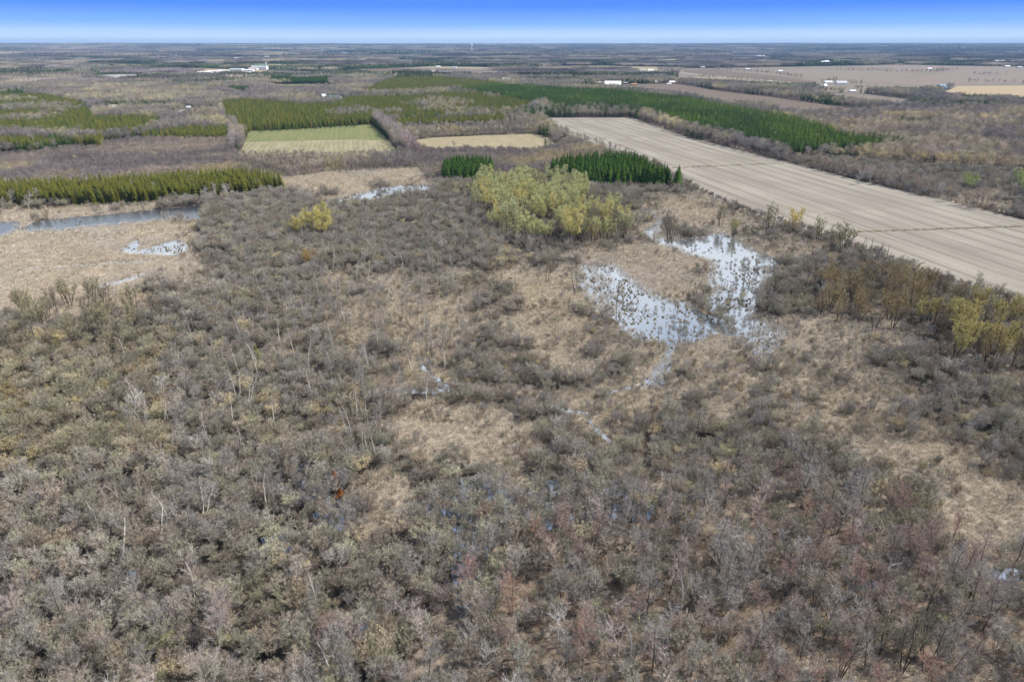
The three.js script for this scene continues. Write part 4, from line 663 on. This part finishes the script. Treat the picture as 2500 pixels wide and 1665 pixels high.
// ------------------------------------------------------------------ woods of the far plain, one stretch at a time
{
  const patch = (seed, size, n, share, H, l, tw) => {   // a square of wood: trees with a few large sprays each
    const R = rng(seed), C = new MB();
    for (let i = 0; i < n; i++) {
      const x = (R() - 0.5) * size, z = (R() - 0.5) * size, ev = R() < share, h = H * (0.7 + 0.5 * R()), w = ev ? h * 0.16 : h * 0.30, tone = 0.8 + 0.4 * R(), k = ev ? [0.045 * tone, 0.076 * tone, 0.027 * tone] : R() < 0.2 ? [0.36 * tone, 0.335 * tone, 0.25 * tone] : [0.29 * tone, 0.265 * tone, 0.25 * tone];
      if (ev) { for (let j = 0; j < 6; j++) { const a = j / 6 * 6.283, b = (j + 1) / 6 * 6.283, m = h * (0.4 + 0.1 * R()); C.tri([x, h, z], [x + Math.cos(a) * w * 0.7, m, z + Math.sin(a) * w * 0.7], [x + Math.cos(b) * w * 0.7, m * 0.95, z + Math.sin(b) * w * 0.7], k); C.tri([x, h * 0.7, z], [x + Math.cos(a) * w, 0, z + Math.sin(a) * w], [x + Math.cos(b) * w, 0, z + Math.sin(b) * w], k); } }
      else for (let j = 0; j < 16; j++) { const d = norm([R() - 0.5, R() * 0.7 - 0.1, R() - 0.5]), r = w * Math.cbrt(R()); C.sliver([x + d[0] * r, h * 0.5 + d[1] * r * 1.3, z + d[2] * r], around([d[0], d[1] + 0.7, d[2]], 0.5, R), l * (0.6 + 0.6 * R()), tw, jit(k, R, 0.2), R); }
    }
    return C.geo();
  };
  const A = [0.06, 0.35, 0.92].map((s, i) => patch(800 + i, 62, 90, s, 14, 5.5, 0.9)), B = [0.08, 0.4, 0.92].map((s, i) => patch(810 + i, 190, 260, s, 15, 9, 3.2));
  // trees are kept off farmsteads and fields
  const LA = many(3, () => []), LB = many(3, () => []);
  const pick = (x, z, s) => { const n = fbm(x / s, z / s * 1.6, 4, 131); return n > 0.54 ? 2 : n > 0.47 ? 1 : 0; };
  const tint = (x, z, s) => { const n = fbm(x / s, z / s, 3, 137), m = hash(x, z, 9), c = mixc([0.82, 0.78, 0.84], [1.08, 1.02, 0.86], smooth(0.35, 0.65, n)), k = (0.70 + 0.55 * m) * (0.72 + 0.75 * smooth(0.38, 0.62, fbm(x / s * 2.2, z / s * 3.2, 3, 139))); return c.map((v) => v * k); };
  const wide = (d0, d1, cell, seed, fn) => { for (let z = -d1; z < -d0 * 0.7; z += cell) for (let x = -d1 * 0.9; x < d1 * 0.9; x += cell) { if (Math.abs(x) > -z * 0.9 + 200) continue; const i = Math.round(x / cell), j = Math.round(z / cell), X = x + (hash(i, j, seed) - 0.5) * cell * 0.5, Z = z + (hash(i, j, seed + 1) - 0.5) * cell * 0.5, d = Math.hypot(X, Z); if (d < d0 || d >= d1) continue; fn(X, Z, d, hash(i, j, seed + 2), hash(i, j, seed + 3)); } };
  const byFarm = (x, z) => farms.some(([a, b]) => Math.abs(x - a * z / b) < 70 && z > b - 40 && z < b + 170);
  const clear = (x, z, r) => { if (byFarm(x, z)) return false; for (const [a, b] of [[0, 0], [r, 0], [-r, 0], [0, r], [0, -r], [r, r], [-r, r], [r, -r], [-r, -r]]) if (inField(x + a, z + b)) return false; return true; };
  wide(2270, 6200, 52, 1300, (x, z, d, a, b) => { if (!clear(x, z, 28) || inYard(x, z)) return; if (fbm(x / 260, z / 160, 3, 141) > 0.70 && d > 3000) return; LA[pick(x, z, 420)].push({ x, z, s: 0.95 + 0.25 * b, r: Math.floor(a * 4) * 1.57 + b * 0.4, t: tint(x, z, 330) }); });
  wide(6200, 22000, 165, 1310, (x, z, d, a, b) => { if (!clear(x, z, 90)) return; if (fbm(x / 800, z / 500, 3, 143) > 0.66) return; LB[pick(x, z, 1500)].push({ x, z, y: land(x, z) - 1, s: 0.95 + 0.2 * b, sy: 1 + 0.5 * b, r: Math.floor(a * 4) * 1.57, t: tint(x, z, 1200) }); });
  A.forEach((g, i) => mass('far_woodland', g, LA[i], ['leafless woods of the far plain', 'mixed woods of the far plain', 'dark conifer woods of the far plain'][i], 'woodland'));
  B.forEach((g, i) => mass('horizon_woodland', g, LB[i], ['leafless woods near the horizon', 'mixed woods near the horizon', 'dark conifer woods near the horizon'][i], 'woodland'));
}

// ------------------------------------------------------------------ farms, sheds and towers
{
  const pm = {}; const paint = (r, g, b, rough = 0.7) => pm[[r, g, b]] ??= new THREE.MeshStandardMaterial({ color: new THREE.Color().setRGB(r, g, b), roughness: rough, side: THREE.DoubleSide });
  const WH = [0.75, 0.75, 0.74], DARK = [0.05, 0.05, 0.055], RED = [0.30, 0.045, 0.04], TEAL = [0.06, 0.24, 0.21], GREY = [0.30, 0.30, 0.31];
  const box = (w, h, d, x, y, z) => { const g = new THREE.BoxGeometry(w, h, d); g.translate(x, y + h / 2, z); return g; };
  function part(o, name, g, c) { const m = new THREE.Mesh(g, paint(...c)); m.name = name; o.add(m); return m; }
  // a gabled building: walls with gable ends, two roof slopes, a door and windows
  function gabled(name, label, cat, px, py, w, d, h, rise, turn, wall, roof, o = {}) {
    const r = new THREE.Group(), [x, z] = G(px, py); r.position.set(x, land(x, z), z); r.rotation.y = turn;
    const s = new THREE.Shape([new THREE.Vector2(-d / 2, 0), new THREE.Vector2(d / 2, 0), new THREE.Vector2(d / 2, h), ...(o.gambrel ? [new THREE.Vector2(d * 0.34, h + rise * 0.65)] : []), new THREE.Vector2(0, h + rise), ...(o.gambrel ? [new THREE.Vector2(-d * 0.34, h + rise * 0.65)] : []), new THREE.Vector2(-d / 2, h)]);
    const g = new THREE.ExtrudeGeometry(s, { depth: w, bevelEnabled: false }); g.rotateY(Math.PI / 2); g.translate(-w / 2, 0, 0); part(r, 'wall', g, wall);
    const edge = o.gambrel ? [[d / 2 + 0.4, h - 0.3], [d * 0.34, h + rise * 0.65 + 0.2], [0, h + rise + 0.25]] : [[d / 2 + 0.5, h - 0.35], [0, h + rise + 0.25]];
    for (const sd of [-1, 1]) {
      const q = [...edge.map(([a, b]) => new THREE.Vector2(a * sd, b)), ...edge.slice().reverse().map(([a, b]) => new THREE.Vector2(a * sd, b - 0.18))], rg = new THREE.ExtrudeGeometry(new THREE.Shape(q), { depth: w + 1, bevelEnabled: false });
      rg.rotateY(Math.PI / 2); rg.translate(-w / 2 - 0.5, 0, 0); part(r, 'roof_slope', rg, roof);
    }
    part(r, 'door', box(o.door || 1.2, Math.min(h * 0.8, o.door ? 3.6 : 2.1), 0.08, w * 0.15, 0, d / 2 + 0.05), o.doorc || DARK);
    part(r, 'gable_door', box(0.08, h * 0.75, d * 0.3, -w / 2 - 0.05, 0, 0), o.doorc || DARK);
    const nw = o.windows ?? 2; for (let i = 0; i < nw; i++) part(r, 'window', box(1.2, 1.1, 0.08, -w * 0.4 + i * w * 0.8 / Math.max(1, nw - 1 || 1), h * 0.45, d / 2 + 0.05), [0.08, 0.09, 0.11]);
    if (o.chimney) part(r, 'chimney', box(0.8, 1.8, 0.8, w * 0.2, h + rise * 0.7, 0), [0.25, 0.12, 0.09]);
    return tag(add(r, name), label, cat, o.group);
  }
  gabled('barn', 'large barn with a bright white metal roof and red gable wall', 'barn', 1496, 213, 40, 22, 6, 9, -0.12, RED, WH, { door: 5, windows: 0 });
  gabled('shed', 'low white lean-to shed in front of the large barn', 'shed', 1512, 214, 22, 9, 3, 1.5, -0.12, WH, WH, { door: 4, windows: 0 });
  gabled('barn', 'red barn with a white roof at the end of the farmyard', 'barn', 1448, 200, 15, 11, 5, 4, -0.3, RED, WH, { door: 3, windows: 0 });
  gabled('shed', 'long white-roofed cattle shed behind the farmyard', 'shed', 1463, 204, 30, 10, 3, 2, -0.3, RED, WH, { door: 3, windows: 0 });
  gabled('farmhouse', 'grey-roofed farmhouse behind the large white-roofed barn', 'house', 1492, 198, 16, 10, 5, 4, 0.3, WH, GREY, { chimney: 1 });
  gabled('shed', 'dark open shed beside the farm track', 'shed', 1527, 205, 12, 7, 3, 2, -0.1, DARK, GREY);
  gabled('shed', 'orange-brown timber shed at the edge of the bare field', 'shed', 1548, 207, 16, 6, 2.5, 1.5, 0.2, [0.42, 0.19, 0.07], [0.4, 0.2, 0.09]);
  gabled('shed', 'red shed with a white roof at the hedge of the bare field', 'shed', 1641, 204, 16, 9, 4, 3, 0, RED, WH);
  gabled('house', 'small white cottage by the hedge of the bare field', 'house', 1652, 201, 8, 8, 5, 3, 0.7, WH, WH);
  gabled('shed', 'low white shed in front of the red hedge shed', 'shed', 1634, 206, 12, 6, 2.5, 1, 0, WH, WH);
  gabled('house', 'pale cottage half hidden in the hedge trees', 'house', 1602, 203, 9, 8, 4, 3, 0.3, [0.5, 0.48, 0.45], WH);
  gabled('shed', 'red machine shed on the track beside the dark conifer clump', 'shed', 1848, 262, 9, 6, 3, 1.5, 0.1, [0.42, 0.03, 0.03], [0.45, 0.06, 0.06], { door: 2 });
  gabled('shed', 'small white trailer shed on the field edge', 'shed', 1708, 238, 6, 3, 2.2, 0.7, 0.2, WH, WH);
  gabled('barn', 'long barn with a teal metal roof', 'barn', 815, 243, 27, 15, 4, 3.5, -0.05, WH, TEAL, { door: 4 });
  gabled('house', 'white house beside the teal-roofed barn', 'house', 790, 241, 9, 8, 5, 4, 0.8, WH, [0.5, 0.52, 0.55], { chimney: 1 });
  gabled('house', 'white house among tall conifers', 'house', 277, 272, 9, 8, 6, 4, 0.6, WH, WH, { chimney: 1 });
  gabled('shed', 'white metal shed beside the small paddock', 'shed', 441, 279, 11, 8, 4, 2.5, 0.4, WH, WH, { door: 3 });
  gabled('shed', 'dark shed with a pale roof above the small paddock', 'shed', 460, 268, 7, 6, 4, 2, 0.5, DARK, [0.4, 0.45, 0.5]);
  gabled('shed', 'small white hut at the edge of the conifer wood', 'shed', 959, 233, 5, 4, 2.5, 1.2, 0, WH, WH);
  gabled('shed', 'white hut behind the dark conifer row', 'shed', 588, 229, 10, 5, 3, 1.5, 0, WH, WH);
  gabled('farmhouse', 'grey farmhouse in a clearing behind the plantation', 'house', 1235, 198, 22, 12, 5, 4, 0.2, [0.55, 0.53, 0.5], [0.35, 0.36, 0.38], { chimney: 1 });
  gabled('house', 'white bungalow beside a tall conifer', 'house', 2022, 204, 22, 12, 4, 3.5, 0.1, WH, [0.5, 0.5, 0.52], { chimney: 1 });
  gabled('house', 'long white farmhouse with a grey roof in the tree group', 'house', 2054, 206, 28, 13, 5, 4, 0.05, WH, [0.42, 0.43, 0.45], { chimney: 1, windows: 4 });
  gabled('house', 'small white house below the long farmhouse', 'house', 2014, 214, 9, 8, 5, 4, 0.4, WH, WH);
  gabled('shed', 'white tent-like shed beside the bare field corner', 'shed', 2082, 224, 14, 7, 2.5, 1.6, 0.1, WH, [0.6, 0.66, 0.72]);
  gabled('house', 'white house beside the dark hedge near the blue barn', 'house', 2240, 220, 10, 8, 4, 3, 0.2, WH, WH);
  gabled('barn', 'blue-grey gambrel barn beside the golden stubble', 'barn', 2299, 219, 19, 12, 5, 7, 0.3, [0.14, 0.2, 0.27], [0.13, 0.21, 0.30], { gambrel: 1, door: 3 });
  gabled('shed', 'red-roofed shed among the farm trees', 'shed', 2160, 220, 8, 6, 3, 2, 0, [0.4, 0.3, 0.25], [0.35, 0.12, 0.08]);
  { const [x, z] = G(2317, 217), r = new THREE.Group(); r.position.set(x, 0, z); const g = new THREE.CylinderGeometry(2.6, 2.6, 15, 18); g.translate(0, 7.5, 0); part(r, 'body', g, [0.42, 0.42, 0.4]); const c = new THREE.SphereGeometry(2.6, 16, 8, 0, 6.2832, 0, 1.5708); c.translate(0, 15, 0); part(r, 'cap', c, [0.35, 0.36, 0.37]); tag(add(r, 'silo'), 'grey concrete silo beside the blue-grey barn', 'silo'); }
  // the white works among the woods
  for (const [px, py, w, d, h, roof, label] of [[497, 179, 60, 18, 5, WH, 'white flat shed at the outer end of the white works'], [522, 177, 50, 16, 5, WH, 'second white shed of the white works'], [546, 176, 44, 14, 6, WH, 'third white shed of the white works, next to the teal one'], [578, 174, 50, 20, 9, TEAL, 'teal-roofed hall in the middle of the white works'], [604, 174, 50, 16, 6, WH, 'white shed between the two teal halls'], [618, 171, 36, 16, 7, [0.55, 0.35, 0.33], 'pinkish hall of the white works'], [634, 170, 66, 24, 13, TEAL, 'largest teal-roofed hall of the white works']])
    gabled('works_hall', label, 'hall', px, py, w, d, h, h * 0.3, -0.1, WH, roof, { door: 5, windows: 0 });
  { const [x, z] = G(650, 170), g = new THREE.CylinderGeometry(3, 3, 27, 14); g.translate(0, 13.5, 0); const r = new THREE.Group(); r.position.set(x, 0, z); part(r, 'body', g, [0.6, 0.6, 0.6]); const c = new THREE.ConeGeometry(3.2, 2.5, 14); c.translate(0, 28.2, 0); part(r, 'cap', c, [0.5, 0.5, 0.5]); tag(add(r, 'silo'), 'tall pale silo at the end of the teal hall', 'silo'); }
  // nursery tunnels
  for (let i = 0; i < 9; i++) { const [x, z] = G(1562 + i * 7.5, 178 - Math.sin(i) * 0.4), g = new THREE.CylinderGeometry(5, 5, 46, 12, 1, false, 0, Math.PI); g.rotateZ(Math.PI / 2); const r = new THREE.Group(); r.position.set(x, 0, z); r.rotation.y = 1.1; part(r, 'cover', g, [0.78, 0.8, 0.8]); const e = new THREE.CircleGeometry(4.95, 12, 0, Math.PI); e.rotateY(Math.PI / 2); e.translate(23.05, 0, 0); part(r, 'end_wall', e, [0.6, 0.65, 0.65]); part(r, 'door', box(0.1, 2.4, 2.4, 23.15, 0, 0), [0.3, 0.33, 0.33]); tag(add(r, 'nursery_tunnel'), 'white half-round nursery tunnel in the row behind the farm wood', 'greenhouse', 'white nursery tunnels in a row'); }
  // small white buildings scattered over the plain
  const far = [[155, 158, 20], [165, 158, 24], [185, 158, 30], [205, 158, 26], [175, 170, 20], [195, 169, 16], [270, 167, 18], [303, 167, 20], [292, 177, 20], [183, 152, 14], [683, 162, 18], [745, 166, 16], [1115, 157, 26], [1125, 152, 34], [1070, 165, 20], [1255, 150, 30], [1240, 156, 26], [1320, 146, 60], [1350, 150, 40], [1370, 150, 50], [1110, 166, 16], [1500, 134, 24], [1520, 132, 30], [1680, 137, 26], [1960, 137, 60], [1975, 137, 50], [2015, 153, 46], [2018, 151, 26], [2055, 154, 40], [2120, 153, 26], [2195, 154, 50], [2352, 158, 34], [2362, 157, 26], [2378, 152, 40], [2440, 152, 70], [2482, 152, 60], [2366, 144, 70], [2400, 136, 60], [2360, 126, 160], [2140, 127, 200], [1310, 126, 220], [1340, 127, 120], [1146, 127, 100], [1748, 128, 90], [1080, 127, 60], [800, 139, 40], [650, 139, 30], [645, 127, 120], [790, 127, 60], [2270, 170, 18], [1905, 176, 16], [1826, 171, 16], [1716, 166, 18], [2460, 164, 24], [2490, 166, 20]];
  for (const [px, py, w] of far) gabled('distant_building', 'small distant white building on the plain', 'building', px, py, w, w * 0.4 + 4, 4 + w * 0.05, 2 + w * 0.02, (hash(px, py) - 0.5) * 0.6, WH, hash(py, px) < 0.75 ? WH : GREY, { group: 'distant white buildings', windows: 0 });
  for (const [x, z, i] of farms) for (let k = 0; k < 2 + i % 2; k++) { const [px, py] = pix(x + (k - 1) * 30, z + 10 + 14 * hash(i, k, 4)), w = [16, 28, 14][k]; gabled(['farmhouse', 'barn', 'shed'][k], ['white farmhouse', 'long barn', 'small shed'][k] + ' at the corner of a field on the far plain', ['house', 'barn', 'shed'][k], px, py, w, w * 0.5, 5, 3.5, (hash(i, k, 9) - 0.5) * 1.5, k === 1 && i % 3 === 0 ? RED : WH, [WH, GREY, [0.5, 0.5, 0.52]][(i + k) % 3], { group: 'farmsteads of the far plain', windows: 1 }); }
  // water tower and mast
  { const [x, z] = [(1156 - CX) / FOC * 8200 * 0.96, -8200], r = new THREE.Group(); r.position.set(x, 0, z); const c = new THREE.CylinderGeometry(4, 6, 80, 12); c.translate(0, 40, 0); part(r, 'column', c, WH); const t = new THREE.SphereGeometry(13, 16, 10); t.scale(1, 0.7, 1); t.translate(0, 88, 0); part(r, 'tank', t, [0.7, 0.74, 0.8]); tag(add(r, 'water_tower'), 'pale blue-white water tower on the horizon', 'water tower'); }
  { const [x, z] = [(1052 - CX) / FOC * 6800 * 0.96, -6800], r = new THREE.Group(); r.position.set(x, 0, z); for (let i = 0; i < 3; i++) { const a = i * 2.094, g = new THREE.CylinderGeometry(0.35, 0.35, 128, 6); g.translate(Math.cos(a) * 1.6, 64, Math.sin(a) * 1.6); part(r, 'leg', g, [0.3, 0.3, 0.32]); } for (let k = 1; k < 16; k++) part(r, 'brace', box(3.4, 0.3, 3.4, 0, k * 8, 0), [0.3, 0.3, 0.32]); tag(add(r, 'radio_mast'), 'thin lattice radio mast rising above the horizon', 'mast'); }
  // field ditches with grass
  const bank = reedTuft(760, { n: 30, r: 0.9, H: 0.7, w: 0.07, k: [0.36, 0.32, 0.18], k2: [0.28, 0.24, 0.14], tilt: 0.7 }), bl = [];
  row('2002,571 2200,563 2500,553 2800,543', 0.9, 2.2, 31, (x, z, R) => bl.push({ x, z, y: 0.05, s: 0.9 + 0.6 * R(), r: R() * 6, t: [0.8 + 0.4 * R(), 0.8 + 0.4 * R(), 0.8] }));
  row('1625,411 1760,405 1932,398', 1.1, 3, 32, (x, z, R) => bl.push({ x, z, y: 0.05, s: 1 + 0.7 * R(), r: R() * 6, t: [0.8 + 0.4 * R(), 0.8 + 0.4 * R(), 0.8] }));
  mass('ditch_grass', bank, bl, 'strips of dry grass along the ditches across the stubble field', 'grass');
}
renderer.render(scene, camera);
